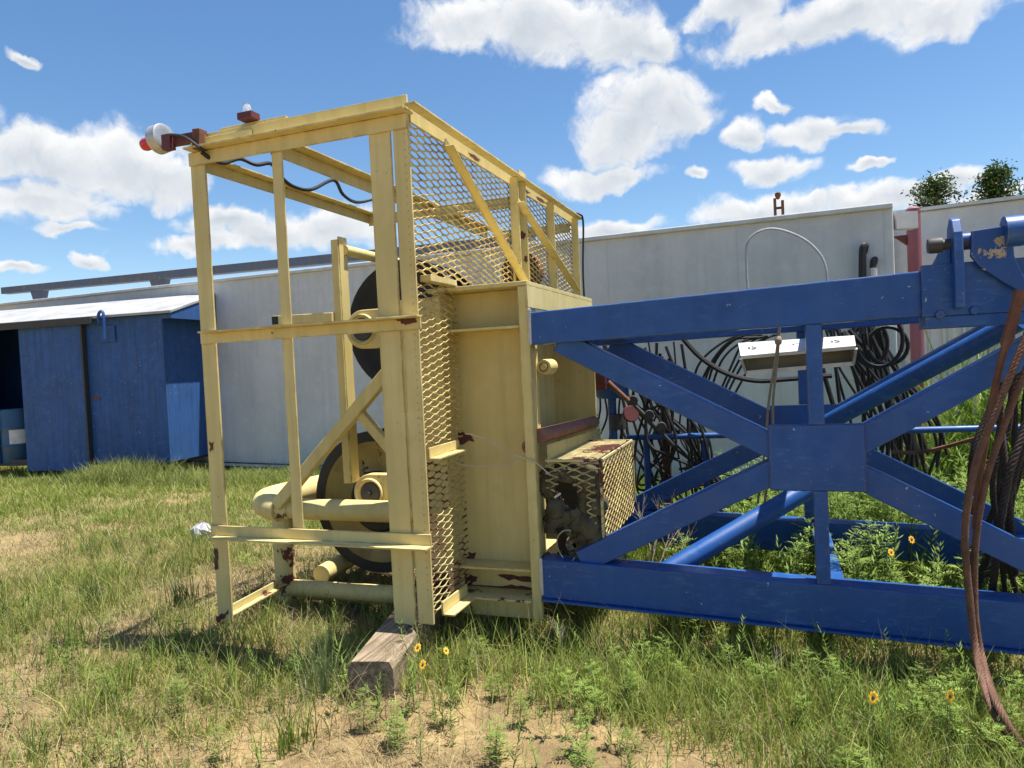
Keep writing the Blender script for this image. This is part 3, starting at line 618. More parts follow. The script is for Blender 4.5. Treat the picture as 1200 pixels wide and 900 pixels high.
mb.build('guard_frame', 'yellow_rusty', RM)
# muddy roller behind the torn guard
def lumpy(name, mat, c, prof, n, parent, amp, seed):
    mb = MB(); mb.lathe(prof, c, (0, 1, 0), n); r_ = random.Random(seed)
    mb.v = [(x+r_.uniform(-amp, amp), y+r_.uniform(-amp, amp), z+r_.uniform(-amp, amp)) for x, y, z in mb.v]; return mb.build(name, mat, parent)
r_ = random.Random(1); mb = MB(); nu_, nv_ = 34, 40; h1 = at(668, 580, 3.68); h2 = at(652, 634, 3.68)
xs_ = np.linspace(gx0-.035, gx1-.015, nu_); zs_ = np.linspace(gz0-.09, gz1-.05, nv_)  # crust carried lower to darken the sunlit gap under it
gn = lambda x, z: float(n2(x*6+3, z*6)-.5)*.05+float(n3(x*4, z*4+2)-.5)*.05
for z in zs_:
    for x in xs_: mb.v.append((x+r_.uniform(-.004, .004), 3.685+gn(x, z)+.25*max(0, .10-math.hypot(x-h1[0], z-h1[2]))+r_.uniform(-.006, .006), z+r_.uniform(-.004, .004)))
for b_ in range(nv_-1):
    for a_ in range(nu_-1):
        cx_, cz_ = (xs_[a_]+xs_[a_+1])/2, (zs_[b_]+zs_[b_+1])/2
        if math.hypot(cx_-h1[0], cz_-h1[2]) < .068+.03*float(n3(cx_*3, cz_*3)): continue
        if math.hypot((cx_-h2[0])*.75, cz_-h2[2]) < .058+.04*float(n3(cx_*4, cz_*4)): continue
        mb.f.append((b_*nu_+a_, b_*nu_+a_+1, (b_+1)*nu_+a_+1, (b_+1)*nu_+a_))
mc = mb.build('mud_crust', 'dirt', RM, smooth=True); so_ = mc.modifiers.new('thickness', 'SOLIDIFY'); so_.thickness = .05; so_.offset = 1
c2 = at(674, 638, 3.70); lumpy('wood_stub', 'wood', c2, [(.012, -.02), (.045, -.02), (.055, .02), (.05, .2), (0, .2)], 24, RM, .004, 2)
mb = MB(); mb.box(gx0-.06, gx1-.03, 3.95, 4.4, .3, .9); mb.build('guard_dark_fill', 'dark', RM)  # dark block put in to blacken the gaps behind the mud crust
q = at(668, 640, 3.60); MB().tube([q+np.array((.055*math.cos(a)-.015, .02*math.sin(a*2), .085*math.sin(a))) for a in np.linspace(1.2, 5.6, 24)], .0035, 5).build('wire_loop', 'galv', RM, smooth=True)
MB().beam(at(650, 583, 3.63), at(657, 578, 3.63), .01, .012).build('pin', 'galv', RM)
# crown interior: sheaves, bearings, bumper pipes
mb = MB(); mb.box(-2.17, bl-.003, 3.74, 3.755, .30, 1.90); mb.build('bearing_plate', Y, RM)
def sheave(c, r, mat, th=.05):
    n = 48; MB().lathe([(.05, -th*.35), (r*.25, -th*.5), (r*.3, -th*.2), (r*.78, -th*.2), (r*.84, -th*.5), (r, -th*.55), (r*.93, -.004), (r*.93, .004), (r, th*.55), (r*.84, th*.5), (r*.78, th*.2), (r*.3, th*.2), (r*.25, th*.5), (.05, th*.35)], c, (0, 1, 0), n).build('sheave', mat, RM, smooth=True)
    if mat == 'sheave_yellow':
        o_ = [o for o in RM.children if o.name.startswith('sheave')][-1]
        MB().lathe([(r*.86, -th*.5-.004), (r+.003, -th*.55-.004), (r+.003, -th*.2)], c, (0, 1, 0), n).build('rim', 'black', o_, smooth=True)
        MB().lathe([(.05, -th*.5-.006), (r*.40, -th*.5-.004), (r*.44, -th*.2-.002)], c, (0, 1, 0), n).build('greasy_hub', 'black', o_, smooth=True)
for y in (4.16, 4.30, 4.44): sheave((-2.235, y, 1.77), .435, 'black')
sheave((-2.0, 5.85, 2.28), .17, 'rust', .12)
mb = MB(); mb.box(-2.05, -1.95, 5.80, 5.90, 1.0, 2.1); mb.build('sheave_bracket', Y, RM)
for y in (4.12, 4.27, 4.42): sheave((-2.50, y, .62), .47, 'sheave_yellow')
def bearing(x, z, y0, r, name='bearing_block'):
    pts = [(x+r*math.cos(a), z+r*math.sin(a)) for a in np.linspace(math.pi/2, 3*math.pi/2, 20)]+[(-2.06, z-r), (-2.06, z+r)]
    b_ = MB().prism(pts, 1, y0, y0+.07).build(name, Y, RM, .006)
    MB().lathe([(r*.62, -.001), (r*.72, -.02), (r*.76, -.02), (r*.8, -.001)], (x, y0, z), (0, 1, 0), 28).build('ring', Y, b_, smooth=True)
    MB().lathe([(0, -.03), (r*.12, -.03), (r*.14, -.012), (r*.55, -.008), (r*.6, -.0005)], (x, y0, z), (0, 1, 0), 24).build('shaft_end', 'dark', b_, smooth=True)
    MB().tube([(x, y0+.075, z), (x, 4.6, z)], .05, 14).build('axle', 'dark', RM, smooth=True)
q = at(427, 386, 3.72); bearing(q[0], q[2], 3.70, .116)
q = at(434, 578, 3.86); bearing(q[0], q[2], 3.86, .12)
# inner guard post with handrail pipe, stub tube
p_, q_ = at(396, 281, 3.82), at(411, 566, 3.82)
mb = MB(); mb.box(p_[0]-.042, p_[0]+.008, 3.80, 3.81, q_[2], p_[2]); mb.box(p_[0]+.0, p_[0]+.012, 3.811, 3.90, q_[2], p_[2]+.02); mb.build('inner_post', Y, RM, .003)
MB().tube([(p_[0]+.012, 3.86, p_[2]-.06), (p_[0]+.02, 5.3, p_[2]-.06)], .033, 14).build('inner_rail', Y, RM, smooth=True)
a = at(322, 376, 3.8); b_ = at(392, 372, 3.8)
mb = MB(); mb.beam(a, b_, .06, .06); mb.build('stub_tube', Y, RM, .004)
mb = MB(); mb.box(a[0]+.004, a[0]+.05, 3.767, 3.7695, a[2]-.026, a[2]+.026); mb.build('mouth_dark_plate', 'black', RM)  # black plate on the tube's side, painted for the shade of its open end
# diagonal braces
a, b_ = at(325, 592, 3.70), at(455, 436, 3.70); MB().beam(a, b_, .06, .075).build('diagonal_brace', Y, RM, .006)
a, b_ = at(419, 481, 3.72), at(460, 529, 3.72); MB().beam(a, b_, .05, .06).build('diagonal_brace', Y, RM, .006)
# bumper pipes
zb = .635; yb = 3.76
pts = spline([(-2.0, yb, zb), (-2.9, yb, zb), (-3.02, yb, zb+.003)], 10)
MB().tube([(-1.95, yb, zb), (-3.03, yb, zb)], .066, 20).build('bumper_pipe', Y, RM, smooth=True)
a = at(318, 594, 3.80)
MB().tube(spline([(-3.0, 3.76, zb), (-3.10, 3.78, zb+.01), (-3.21, 3.87, zb+.015), (-3.22, 4.02, zb+.02), (-3.16, 4.4, zb+.02), (-3.02, 5.2, zb+.02), (-2.98, 5.4, zb+.02)], 36), .088, 20).build('bumper_pipe', Y, RM, smooth=True)
mb = MB(); mb.lathe([(.0695, -.09), (.0695, .06)], (-2.98, yb, zb), (1, 0, 0), 18); mb.build('rust_patch', 'heavy_rust', RM, smooth=True)
MB().tube([(-3.035, 3.80, .0), (-3.035, 3.80, .6)], .066, 20).build('bumper_leg', 'yellow_rusty', RM, smooth=True)
MB().tube([(-3.02, 3.80, .105), (-1.95, 3.80, .115)], .055, 16).build('bumper_pipe', Y, RM, smooth=True)
MB().tube([(-2.88, 3.83, .06), (-2.3, 3.83, .06)], .03, 12).build('bumper_pipe', Y, RM, smooth=True)
MB().tube([(-2.83, 3.9, .17), (-2.9, 5.2, .2)], .062, 16).build('bumper_pipe', Y, RM, smooth=True)
L_((XL, YF+.012, .13), (-3.0, 3.735, .15), .05, .01, (1, 0, 0), (0, 0, 1)).build('foot_rail', 'yellow_rusty', RM, .002)
for pz, k in (([(246, 519), (251, 517), (250, 527), (246, 531)], 8), ([(251, 643), (255, 642), (256, 668), (252, 666)], 9), ([(253, 722), (268, 716), (262, 726), (254, 729)], 10)):
    patch(MB(), pz, YF-.001, k).build('rust_patch', 'patch', RM)
# beacon lamp on the crown's left end
q = at(233, 166, 3.12); lampq = at(188, 163, 3.12)
bl_ = MB().beam(at(236, 160, 3.12), at(196, 167, 3.12), .05, .05).build('lamp_bracket', 'maroon', RM, .004)
MB().beam(at(234, 152, 3.10), at(234, 176, 3.10), .05, .06, (0, 1, 0)).build('clamp', 'rust', bl_, .004)
MB().beam(at(197, 158, 3.09), at(198, 176, 3.09), .06, .045, (0, 1, 0)).build('hinge', 'maroon', bl_, .004)
MB().tube(spline([at(200, 158, 3.08), at(215, 160, 3.06), at(228, 168, 3.06), at(238, 177, 3.08)], 16), .009, 6).build('lead', 'rubber', bl_, smooth=True)
lx = (-.97, .05, -.10)
lh = MB().lathe([(0, -.03), (.045, -.035), (.065, -.04), (.077, -.035), (.079, .025), (.07, .035), (.045, .035), (.0, .035)], lampq, lx, 28).build('lamp_housing', 'galv', RM, smooth=True)
MB().lathe([(.036, .03), (.036, .115), (.030, .132), (.016, .142), (0, .145)], lampq, lx, 20).build('red_lens', 'lens', lh, smooth=True)
mb = MB(); q = at(293, 146, 3.14); mb.box(q[0]-.05, q[0]+.045, 3.10, 3.17, 2.852, 2.89); jb = mb.build('lamp_base', 'maroon', RM, .004)
MB().lathe([(.022, 0), (.022, .03), (.016, .048), (0, .054)], (q[0]-.01, 3.135, 2.89), (0, 0, 1), 16).build('clear_dome', 'glass', jb, smooth=True)
# ------------------------------------------------------------------ blue truss
B = 'blue'
XE = 1.9
def zT(x, hi): return (1.758+(x+1.18)*.031) if hi else (1.588+(x+1.18)*.016)
def zB(x, hi): return (.452-(x+1.18)*.036) if hi else (.248-(x+1.18)*.036)
def chord(y0, y1, fn, name='chord', x0=-1.193, x1=XE):
    return MB().prism([(x0, fn(x0, 0)), (x1, fn(x1, 0)), (x1, fn(x1, 1)), (x0, fn(x0, 1))], 1, y0, y1).build(name, B, RM, .006)
chord(YB-.002, YB+.14, zT); lowc = chord(YB-.002, YB+.14, zB)
mb = MB(); mb.prism([(-1.19, zB(-1.19, 0)-.012), (XE, zB(XE, 0)-.012), (XE, zB(XE, 0)-.001), (-1.19, zB(-1.19, 0)-.001)], 1, YB-.03, YB+.12); mb.build('chord_flange', B, lowc, .002)
chord(4.84, 4.98, zT); chord(4.84, 4.98, zB)
GX0, GX1, GZ0, GZ1 = -.03, .375, .84, 1.145; gc = ((GX0+GX1)/2, (GZ0+GZ1)/2)
def face(y, far=False):
    MB().box(GX0, GX1, y+.005, y+.018, GZ0, GZ1).build('gusset_plate', B, RM, .004)
    yc = y+.08
    if not far:
        for pts in ([(GX0, GZ0), (GX1, GZ0)], [(GX0, GZ1), (GX1, GZ1)], [(GX0, GZ0), (GX0, GZ1)], [(GX1, GZ0), (GX1, GZ1)]):
            n_ = 30; MB().tube([(pts[0][0]+(pts[1][0]-pts[0][0])*k/n_, y+.019, pts[0][1]+(pts[1][1]-pts[0][1])*k/n_) for k in range(n_+1)], [.004+.003*((k*7) % 3)/2 for k in range(n_+1)], 6).build('weld_bead', B, RM, smooth=True)
    e0 = at(672, 388, YB+.02), at(890, 508, YB+.02)
    for (xa, za, xb, zb_) in ((-1.05, 1.60, .02, 1.02), (-.98, .44, .02, .94), (1.32, 1.62, .32, 1.04), (1.35, .36, .32, .92)):
        MB().beam((xa, yc, za), (xb, yc, zb_), .11, .115, (0, 0, 1)).build('diagonal', B, RM, .005)
    mb = MB(); mb.box(.145, .212, y+.03 if far else y+.003, y+.09, GZ1+.001, zT(.18, 0)); mb.build('strut', B, RM, .004)
    mb = MB(); mb.box(.155, .215, y+.03 if far else y+.003, y+.09, zB(.18, 1), GZ0-.001); mb.build('strut', B, RM, .004)
    mb = MB(); mb.box(XE-.15, XE-.05, y+.03, y+.11, zB(XE, 1), zT(XE, 0)); mb.build('strut', B, RM, .004)
face(YB); face(4.84, True)
for x in (-.98, .24, 1.30):
    MB().beam((x, YB+.141, 1.68), (x, 4.839, 1.68), .10, .10).build('cross_member', B, RM, .005)
    MB().beam((x, YB+.141, .32), (x, 4.839, .32), .10, .10).build('cross_member', B, RM, .005)
MB().tube([(-.58, 3.72, .36), at(1010, 536, 4.35)], .054, 18).build('pipe_brace', B, RM, smooth=True)
MB().tube([at(940, 511, 4.65), at(1196, 375, 3.85)], .048, 18).build('pipe_brace', B, RM, smooth=True)
# padeye and pin at the right end of the top chord
p0 = at(1079, 316, YB-.02); p1 = at(1183, 376, YB-.02)
x0, x1 = p0[0], p1[0]+.1
MB().box(x0, x1, YB-.024, YB-.003, 1.612, 1.835).build('end_plate', B, RM, .004)
MB().box(x0+.012, x1, YB-.02, YB+.13, 1.56, 1.611).build('end_sole', B, RM, .004)
for px in ((1101, 369), (1141, 364)):
    q = at(*px, YB-.025); MB().lathe([(0, .018), (.017, .018), (.019, .012), (.019, 0)], q, (0, -1, 0), 6).build('bolt', B, RM)
lx0 = at(1112, 300, YB-.03)[0]; zl = 1.64
pf = [(YB-.08, zl), (YB+.06, zl), (YB+.06, 1.90), (YB+.045, 1.99), (YB+.0, 2.03), (YB-.04, 2.015), (YB-.07, 1.96), (YB-.08, 1.88)]
MB().prism(pf, 0, lx0+.01, lx0+.045).build('lug', B, RM, .004)
mb = MB(); a1, a2, a3, a4 = at(1096, 312, YB-.027), at(1110, 290, YB-.027), at(1112, 372, YB-.027), at(1103, 372, YB-.027)
MB().prism([(a1[0]-.01, 1.83), (lx0+.009, 1.83), (lx0+.009, 1.93), (lx0-.012, 1.93)], 1, YB-.02, YB+.01).build('lug_gusset', B, RM, .003)
c = np.array((lx0, YB-.01, at(1105, 287, YB-.01)[2]))
MB().lathe([(0, -.075), (.03, -.075), (.034, -.065), (.034, -.022), (.024, -.02), (.024, .05), (.03, .06), (.03, .10), (0, .10)], c, (1, 0, 0), 18).build('pin', 'dark', RM, smooth=True)
MB().tube([c+(.05, 0, .012), c+(.36, 0, .012)], .03, 18).build('hinge_pipe', B, RM, smooth=True)
pts = [(1139, 270), (1186, 263), (1189, 300), (1203, 330), (1197, 343), (1175, 330), (1148, 312), (1138, 300)]
pp = [(at(x, y, YB-.06)[0], at(x, y, YB-.06)[2]) for x, y in pts]
MB().prism(pp, 1, YB-.06, YB-.035).build('hanger_plate', 'blue_chipped', RM, .004)
q = at(1196, 270, YB-.05); MB().lathe([(0, .03), (.06, .03), (.064, .0), (.064, -.06), (0, -.06)], q, (1, 0, .0), 20).build('end_boss', B, RM, smooth=True)
# ------------------------------------------------------------------ timber block under the crown
a_ = R(12.6); td = np.array((-math.sin(a_), math.cos(a_), 0)); c0 = np.array(az(434, 776, .195)); c0[2] = 0
r_ = random.Random(4); mb = MB(); ns = 14
ts = np.array((td[1], -td[0], 0)); hw = .105
for i in range(ns+1):
    c = c0+td*(.95*i/ns)
    for (u, z) in ((-1, -.03), (1, -.03), (1, .08), (1, .165), (.82, .197), (.3, .199), (-.3, .198), (-.85, .197), (-1, .17), (-1, .08)):
        j = r_.uniform(-.005, .005) if z < .19 else 0; p = c+ts*u*hw+ts*j; mb.v.append((p[0], p[1], z+j*.4))
m_ = 10
mb.f = [(i*m_+k, i*m_+(k+1) % m_, (i+1)*m_+(k+1) % m_, (i+1)*m_+k) for i in range(ns) for k in range(m_)]+[tuple(range(m_))[::-1], tuple(range(ns*m_, ns*m_+m_))]
o = mb.build('timber_block', 'wood'); tag(o, 'weathered squared timber block propping up the yellow crown posts', 'timber')
# ------------------------------------------------------------------ ropes, cables
def rope(path, r, mat, name, label, cat, group=None, strands=6, lay=.11):
    P = [np.array(p) for p in path]; cum = [0]
    for i in range(1, len(P)): cum.append(cum[-1]+np.linalg.norm(P[i]-P[i-1]))
    base = P[len(P)//2]
    e = None
    mb = MB()
    if strands:
        for k in range(strands):
            pts = []; prev = None
            n_ = int(cum[-1]/.018)+2; ss = np.linspace(0, cum[-1], n_)
            arr = np.array([[np.interp(s_, cum, [p[i] for p in P]) for i in range(3)] for s_ in ss])
            for i, s_ in enumerate(ss):
                d = V(arr[min(i+1, n_-1)]-arr[max(i-1, 0)]).normalized()
                a = d.orthogonal().normalized() if prev is None else (prev-d*prev.dot(d)).normalized(); prev = a; b_ = d.cross(a)
                th = 2*math.pi*(k/strands+s_/lay); pts.append(V(arr[i])+(a*math.cos(th)+b_*math.sin(th))*r*.62)
            mb.tube(pts, r*.42, 6)
    else: mb.tube(P, r, 7)
    o = mb.build(name, mat, None, smooth=True); tag(o, label, cat, group); return o
yr = 3.36
A_ = spline([at(1212, 372, yr+.05), at(1194, 415, yr+.02), at(1168, 480, yr), at(1143, 545, yr), at(1131, 620, yr), at(1136, 700, yr), at(1145, 770, yr-.05), az(1163, 830, .14), az(1194, 874, .05), az(1250, 905, .02), az(1330, 930, .02)], 70)
B_ = spline([at(1228, 372, yr+.05), at(1206, 425, yr+.03), at(1178, 495, yr+.03), at(1155, 565, yr+.03), at(1143, 640, yr+.03), at(1143, 720, yr+.02), at(1152, 775, yr-.03), az(1171, 830, .16), az(1202, 876, .06), az(1262, 912, .02), az(1345, 940, .02)], 70)
rope(A_, .015, 'rope', 'wire_rope', 'thick rusty wire rope hanging over the blue truss, left strand of the front pair', 'rope', 'rusty wire ropes at the right end')
rope(B_, .014, 'rope', 'wire_rope', 'thick rusty wire rope hanging over the blue truss, right strand of the front pair', 'rope', 'rusty wire ropes at the right end')
st_ = spline([at(1196, 340, yr+.06), at(1184, 385, yr+.07), at(1174, 420, yr+.06), at(1163, 470, yr+.07), at(1148, 560, yr+.08), at(1143, 620, yr+.08)], 30)
o = MB().tube(st_, [.022 if i < 10 else .014 for i in range(len(st_))], 8).build('strap', 'rust', None, smooth=True); tag(o, 'wide flat rusty brown strap hanging from the chipped hanger plate', 'strap')
rr = random.Random(11)
for k in range(11):
    xt = rr.uniform(1160, 1225); xb = rr.uniform(1120, 1215); yd = rr.uniform(3.8, 4.5)
    t0_ = at(xt, rr.uniform(415, 450), yd); b0_ = at(xb, rr.uniform(640, 720), yd)
    md = (t0_+b0_)/2+np.array((rr.uniform(-.12, .1), rr.uniform(-.1, .1), 0)); b0_[2] = max(.02, b0_[2]-.1)
    rope(spline([t0_, t0_*.6+md*.4+(rr.uniform(-.02, .02), 0, 0), md, b0_], 24), rr.uniform(.011, .018), 'ropedark', 'wire_rope', 'dark wire rope hanging in the tangle inside the right end of the truss', 'rope', 'dark wire rope tangle', 5, .12)
# thin rusty bar and pale cord bits behind the ropes
o = MB().tube(spline([at(1045, 530, 4.9), at(1085, 529, 4.8), at(1150, 512, 4.6)], 16), .012, 7).build('bent_rod', 'rust', None, smooth=True); tag(o, 'thin rusty rod lying level across the dark wire ropes', 'rod')
# light fixture with its tie cord
fq = [at(865, 402, 4.35), at(1001, 393, 4.35), at(1003, 405, 4.2), at(868, 417, 4.2)]
fe = empty('light_fixture', (fq[0]+fq[1])/2-(0, 0, .15), 'white metal strip light housing with open trough hanging inside the blue truss', 'light fixture')
th_ = np.array((0, .012, .012))
MB().add([*fq, *[p-np.array((0, -.006, .012)) for p in fq]], [(0, 1, 2, 3), (7, 6, 5, 4), (0, 4, 5, 1), (1, 5, 6, 2), (2, 6, 7, 3), (3, 7, 4, 0)]).build('top_panel', 'white', fe)
g0, g1 = at(874, 437, 4.24), at(1000, 426, 4.24)
lo = np.array((0, 0, -.006))
mb = MB()
bk0, bk1 = fq[0]+(0.02, .02, -.02), fq[1]+(-.02, .02, -.02)
bb0, bb1 = g0+(0, .08, 0), g1+(0, .08, 0)
mb.add([bk0, bk1, bb1, bb0], [(0, 1, 2, 3)]); mb.add([bb0, bb1, g1, g0], [(0, 1, 2, 3)]); mb.build('trough', 'inner', fe)
mb = MB(); mb.beam(g0, g1, .012, .022); mb.beam(fq[3]+lo*2.5, g0, .014, .02, (0, 1, 0)); mb.beam(fq[2]+lo*2.5, g1, .014, .02, (0, 1, 0)); mb.beam(fq[3]+lo*2, fq[2]+lo*2, .01, .014)
mb.add([fq[3]+lo, g0, bb0, bk0], [(0, 1, 2, 3)]); mb.add([fq[2]+lo, g1, bb1, bk1], [(0, 1, 2, 3)]); mb.build('rim', 'galv', fe)
mb = MB(); nr_ = np.cross(fq[1]-fq[0], fq[3]-fq[0]); nr_ /= np.linalg.norm(nr_); nr_ = nr_*np.sign(nr_[2])
for u in (.11, .5, .83):
    c = fq[0]*(1-u)+fq[1]*u; c = c*.5+(fq[3]*(1-u)+fq[2]*u)*.5
    e1 = (fq[1]-fq[0])/np.linalg.norm(fq[1]-fq[0]); e2_ = (fq[3]-fq[0])/np.linalg.norm(fq[3]-fq[0])
    for (du, dv, a, b_) in ((-.012, 0, .010, .022), (.008, .012, .018, .012), (.008, -.014, .010, .010), (.02, .0, .010, .02)):
        k = c+e1*du+e2_*dv; mb.add([k+e1*i*a/2+e2_*j*b_/2+nr_*h_ for h_ in (.001, .004) for (i, j) in ((-1, -1), (1, -1), (1, 1), (-1, 1))], [(0, 1, 2, 3), (7, 6, 5, 4), (0, 4, 5, 1), (1, 5, 6, 2), (2, 6, 7, 3), (3, 7, 4, 0)])
mb.build('knockout_slot', 'dark', fe)
ce = empty('tie_cord', at(905, 470, 4.15), 'knotted tan cord tied round the white light fixture and the truss chord', 'cord')
for dx in (0, 5): MB().tube(spline([at(914, 378, 4.12), at(909+dx*.4, 420, 4.13), at(901+dx, 470, 4.2), at(897+dx*1.6, 520, 4.3), at(888+dx*1.6, 590, 4.4)], 24), .007, 6).build('strand', 'cord', ce, smooth=True)
MB().lathe([(0, -.03), (.016, -.02), (.02, 0), (.014, .02), (0, .03)], at(912, 399, 4.12), (0, 0, 1), 8).build('knot', 'cord', ce, smooth=True)
# loop of pale cable above the truss
o = MB().tube(spline([at(880, 372, 4.9), at(875, 320, 4.9), at(877, 282, 4.9), at(903, 268, 4.9), at(940, 279, 4.9), at(964, 303, 4.9), at(969, 335, 4.9), at(960, 372, 4.9)], 50), .0075, 8).build('cable', 'greycable', None, smooth=True)
tag(o, 'pale grey cable looping up above the blue truss against the tank', 'cable')
# black cable along the crown roof
o = MB().tube(spline([at(236, 178, 3.1), at(247, 186, 3.14), at(262, 191, 3.25), at(281, 186, 3.42), at(300, 193, 3.5), at(318, 192, 3.62), at(331, 209, 3.75), at(345, 219, 3.85), at(365, 222, 4.0), at(391, 211, 4.3), at(402, 228, 4.4), at(418, 237, 4.7), at(440, 233, 4.94)], 70), .012, 8).build('power_cable', 'rubber', None, smooth=True)
tag(o, 'black power cable looped along the top of the yellow crown cage from the beacon', 'cable')
# black cables behind the truss
rr = random.Random(5)
CG = 'black cables hanging behind the truss'
def cable(pts, r, lab, grp=CG, mat='rubber'):
    o = MB().tube(spline(pts, 28), r, 7).build('cable', mat, None, smooth=True); tag(o, lab, 'cable', grp)
LB = 'black cable hanging down behind the near blue truss, against the grey tank'
for k in range(34):                                   # left bundle: hangs from the far chord by the crown, pools at the ground
    xt = rr.uniform(700, 800)+rr.choice((0, 0, 25)); y_ = rr.uniform(5.2, 5.8); xb = rr.uniform(740, 850)
    t0_ = at(xt, rr.uniform(400, 430), y_); b0_ = at(xb, rr.uniform(545, 590), y_)
    m1 = at((xt*.7+xb*.3)+rr.uniform(-14, 14), 470, y_); m2 = at((xt*.4+xb*.6)+rr.uniform(-20, 25), 520, y_)
    cable([t0_, m1, m2, b0_, b0_+(rr.uniform(-.2, .3), rr.uniform(-.2, .2), -.06)], rr.uniform(.007, .013), LB)
for k in range(32):                                   # right bundle fans down to the right behind the light fixture
    xt = rr.uniform(960, 1035); y_ = rr.uniform(5.3, 6.2); xb = xt+rr.uniform(10, 85)
    t0_ = at(xt, rr.uniform(382, 396), y_); b0_ = at(xb, rr.uniform(480, 520), y_)
    m1 = t0_*.6+b0_*.4+(rr.uniform(-.05, .05), 0, rr.uniform(-.05, .05))
    cable([t0_, m1, b0_, b0_+(rr.uniform(-.05, .1), 0, -.3)], rr.uniform(.010, .018), 'thick black cable fanning down behind the white light fixture', 'black cables fanning behind the light fixture')
for k in range(9):                                    # cables arching from the chord to the left
    y_ = 5.3+.06*k; a = at(880+k*4, 386+rr.uniform(0, 12), y_); b_ = at(818+k*7, 420+rr.uniform(0, 22), y_); m1 = at(845+k*6, 395+rr.uniform(0, 10), y_)
    cable([a, m1, b_, b_+(-.06-.01*k, 0, -.25)], .009, 'black cable arching away to the left of the white light fixture', 'black cables arching by the light fixture')
for k, (cx, cy, rx, ry) in enumerate(((1030, 398, 28, 32), (1040, 405, 24, 22), (1020, 402, 20, 26))):
    y_ = 5.05+.05*k; cable([at(cx+rx*math.cos(a), cy+ry*math.sin(a), y_) for a in np.linspace(-2.6, 2.9, 12)], .013, 'black cable coiled in an open loop under the top chord beside the light fixture', 'coiled black cables under the top chord')
cable([at(797, 393, 5.1), at(820, 418, 5.1), at(850, 437, 5.1), at(885, 446, 5.1), at(925, 444, 5.1), at(975, 440, 5.1)], .018, 'thickest black cable sagging from the top chord towards the light fixture', None)
cable([at(735, 430, 5.2), at(745, 455, 5.2), at(765, 460, 5.2), at(775, 457, 5.2)], .010, 'short black cable sagging between the blue valve and the cable bundle, upper one', None)
cable([at(740, 468, 5.2), at(755, 480, 5.2), at(775, 473, 5.2), at(790, 455, 5.2)], .009, 'short black cable sagging between the blue valve and the cable bundle, lower one', None)
# blue handrail behind the mast
hy = 5.35; a, b_ = at(735, 513, hy), at(1230, 500, hy)
he = empty('handrail', ((a[0]+b_[0])/2, hy, 0), 'low blue pipe handrail standing between the truss and the tank', 'handrail')
MB().tube([a, b_], .022, 12).build('rail', B, he, smooth=True)
for px in (757, 826, 1142):
    q = at(px, 508, hy); MB().tube([(q[0], hy, -.02), (q[0], hy, a[2]-.02)], .024, 10).build('post', B, he, smooth=True)
# blue control valve with lever and linkage beside the crown
vy = 5.15; q = at(716, 444, vy)
ve = empty('control_valve', (q[0], vy, .5), 'blue hydraulic valve with maroon face and lever linkage beside the yellow crown box', 'valve')
vb = MB().lathe([(0, -.14), (.10, -.14), (.125, -.11), (.125, .11), (.10, .14), (0, .14)], q, (0, 0, 1), 20).build('body', B, ve, smooth=True)
mb = MB(); a = at(707, 446, vy-.10); mb.box(a[0]-.08, a[0]+.03, vy-.15, vy-.09, a[2]-.07, a[2]+.07); mb.build('face_plate', 'maroon', ve, .01)
MB().tube([at(712, 448, vy-.17), at(737, 470, vy-.14)], [.022, .016], 10).build('lever', 'rust', ve, smooth=True)
MB().tube([at(735, 466, vy-.13), at(790, 522, vy-.1)], .014, 10).build('link_rod', 'dark', ve, smooth=True)
for px in ((742, 469), (761, 486), (775, 500)):
    MB().lathe([(0, -.02), (.03, -.02), (.035, 0), (.03, .02), (0, .02)], at(*px, vy-.12), (.2, -1, 0), 14).build('rod_joint', 'dark', ve, smooth=True)
MB().lathe([(0, -.02), (.055, -.02), (.062, 0), (.055, .02), (0, .02)], at(739, 485, vy-.05), (.5, -.8, .2), 20).build('red_disc', 'maroon', ve, smooth=True)
MB().lathe([(0, -.05), (.06, -.05), (.06, .06), (0, .06)], at(724, 495, vy), (0, 0, 1), 16).build('canister', 'dark', ve, smooth=True)
MB().tube([(q[0], vy, 0), (q[0], vy, q[2]-.1)], .03, 10).build('stand', B, ve, smooth=True)
for px in ((703, 460), (709, 466), (716, 463), (727, 462)):
    a = at(*px, vy); MB().tube(spline([a, a+(.02*random.uniform(-1, 1), 0, -.15), a+(.1*random.uniform(-1, 1), 0, -.34)], 14), .008, 6).build('hose', 'rubber', ve, smooth=True)
# dark stand carrying the cable bundle
q = at(778, 455, 5.5); o = MB().box(q[0]-.03, q[0]+.03, 5.47, 5.53, -.02, q[2]+.1).build('cable_stand', 'rust', None, .005); tag(o, 'narrow rusty upright among the black hanging cables', 'post')
# pale wires on the crown box
for k, (pts, lab) in enumerate((([(527, 540), (545, 545), (575, 546), (600, 543), (615, 538), (624, 541), (630, 543)], 'pale twisted wire strung level across the yellow crown box'),
                                ([(545, 508), (560, 511), (580, 521), (605, 534), (626, 541), (645, 557)], 'pale wire slanting across the yellow crown box face'))):
    o = MB().tube(spline([at(x, y, YB-.012) for x, y in pts], 30), .0035, 6).build('wire', 'wire', None, smooth=True); tag(o, lab, 'wire')
# white plastic scrap
q = az(237, 621, .05); mb = MB(); r_ = random.Random(3)
mb.lathe([(0, .06), (.06, .05), (.12, .02), (.15, -.02), (.10, -.07)], (q[0], q[1], .05), (0, 0, 1), 18)
mb.v = [(q[0]+(x-q[0])*.75+r_.uniform(-.02, .02), q[1]+(y-q[1])*.5+r_.uniform(-.02, .02), z+r_.uniform(-.02, .02)) for x, y, z in mb.v]
o = mb.build('plastic_bag', 'bag'); tag(o, 'crumpled white plastic scrap lying in the grass left of the cage', 'plastic scrap')
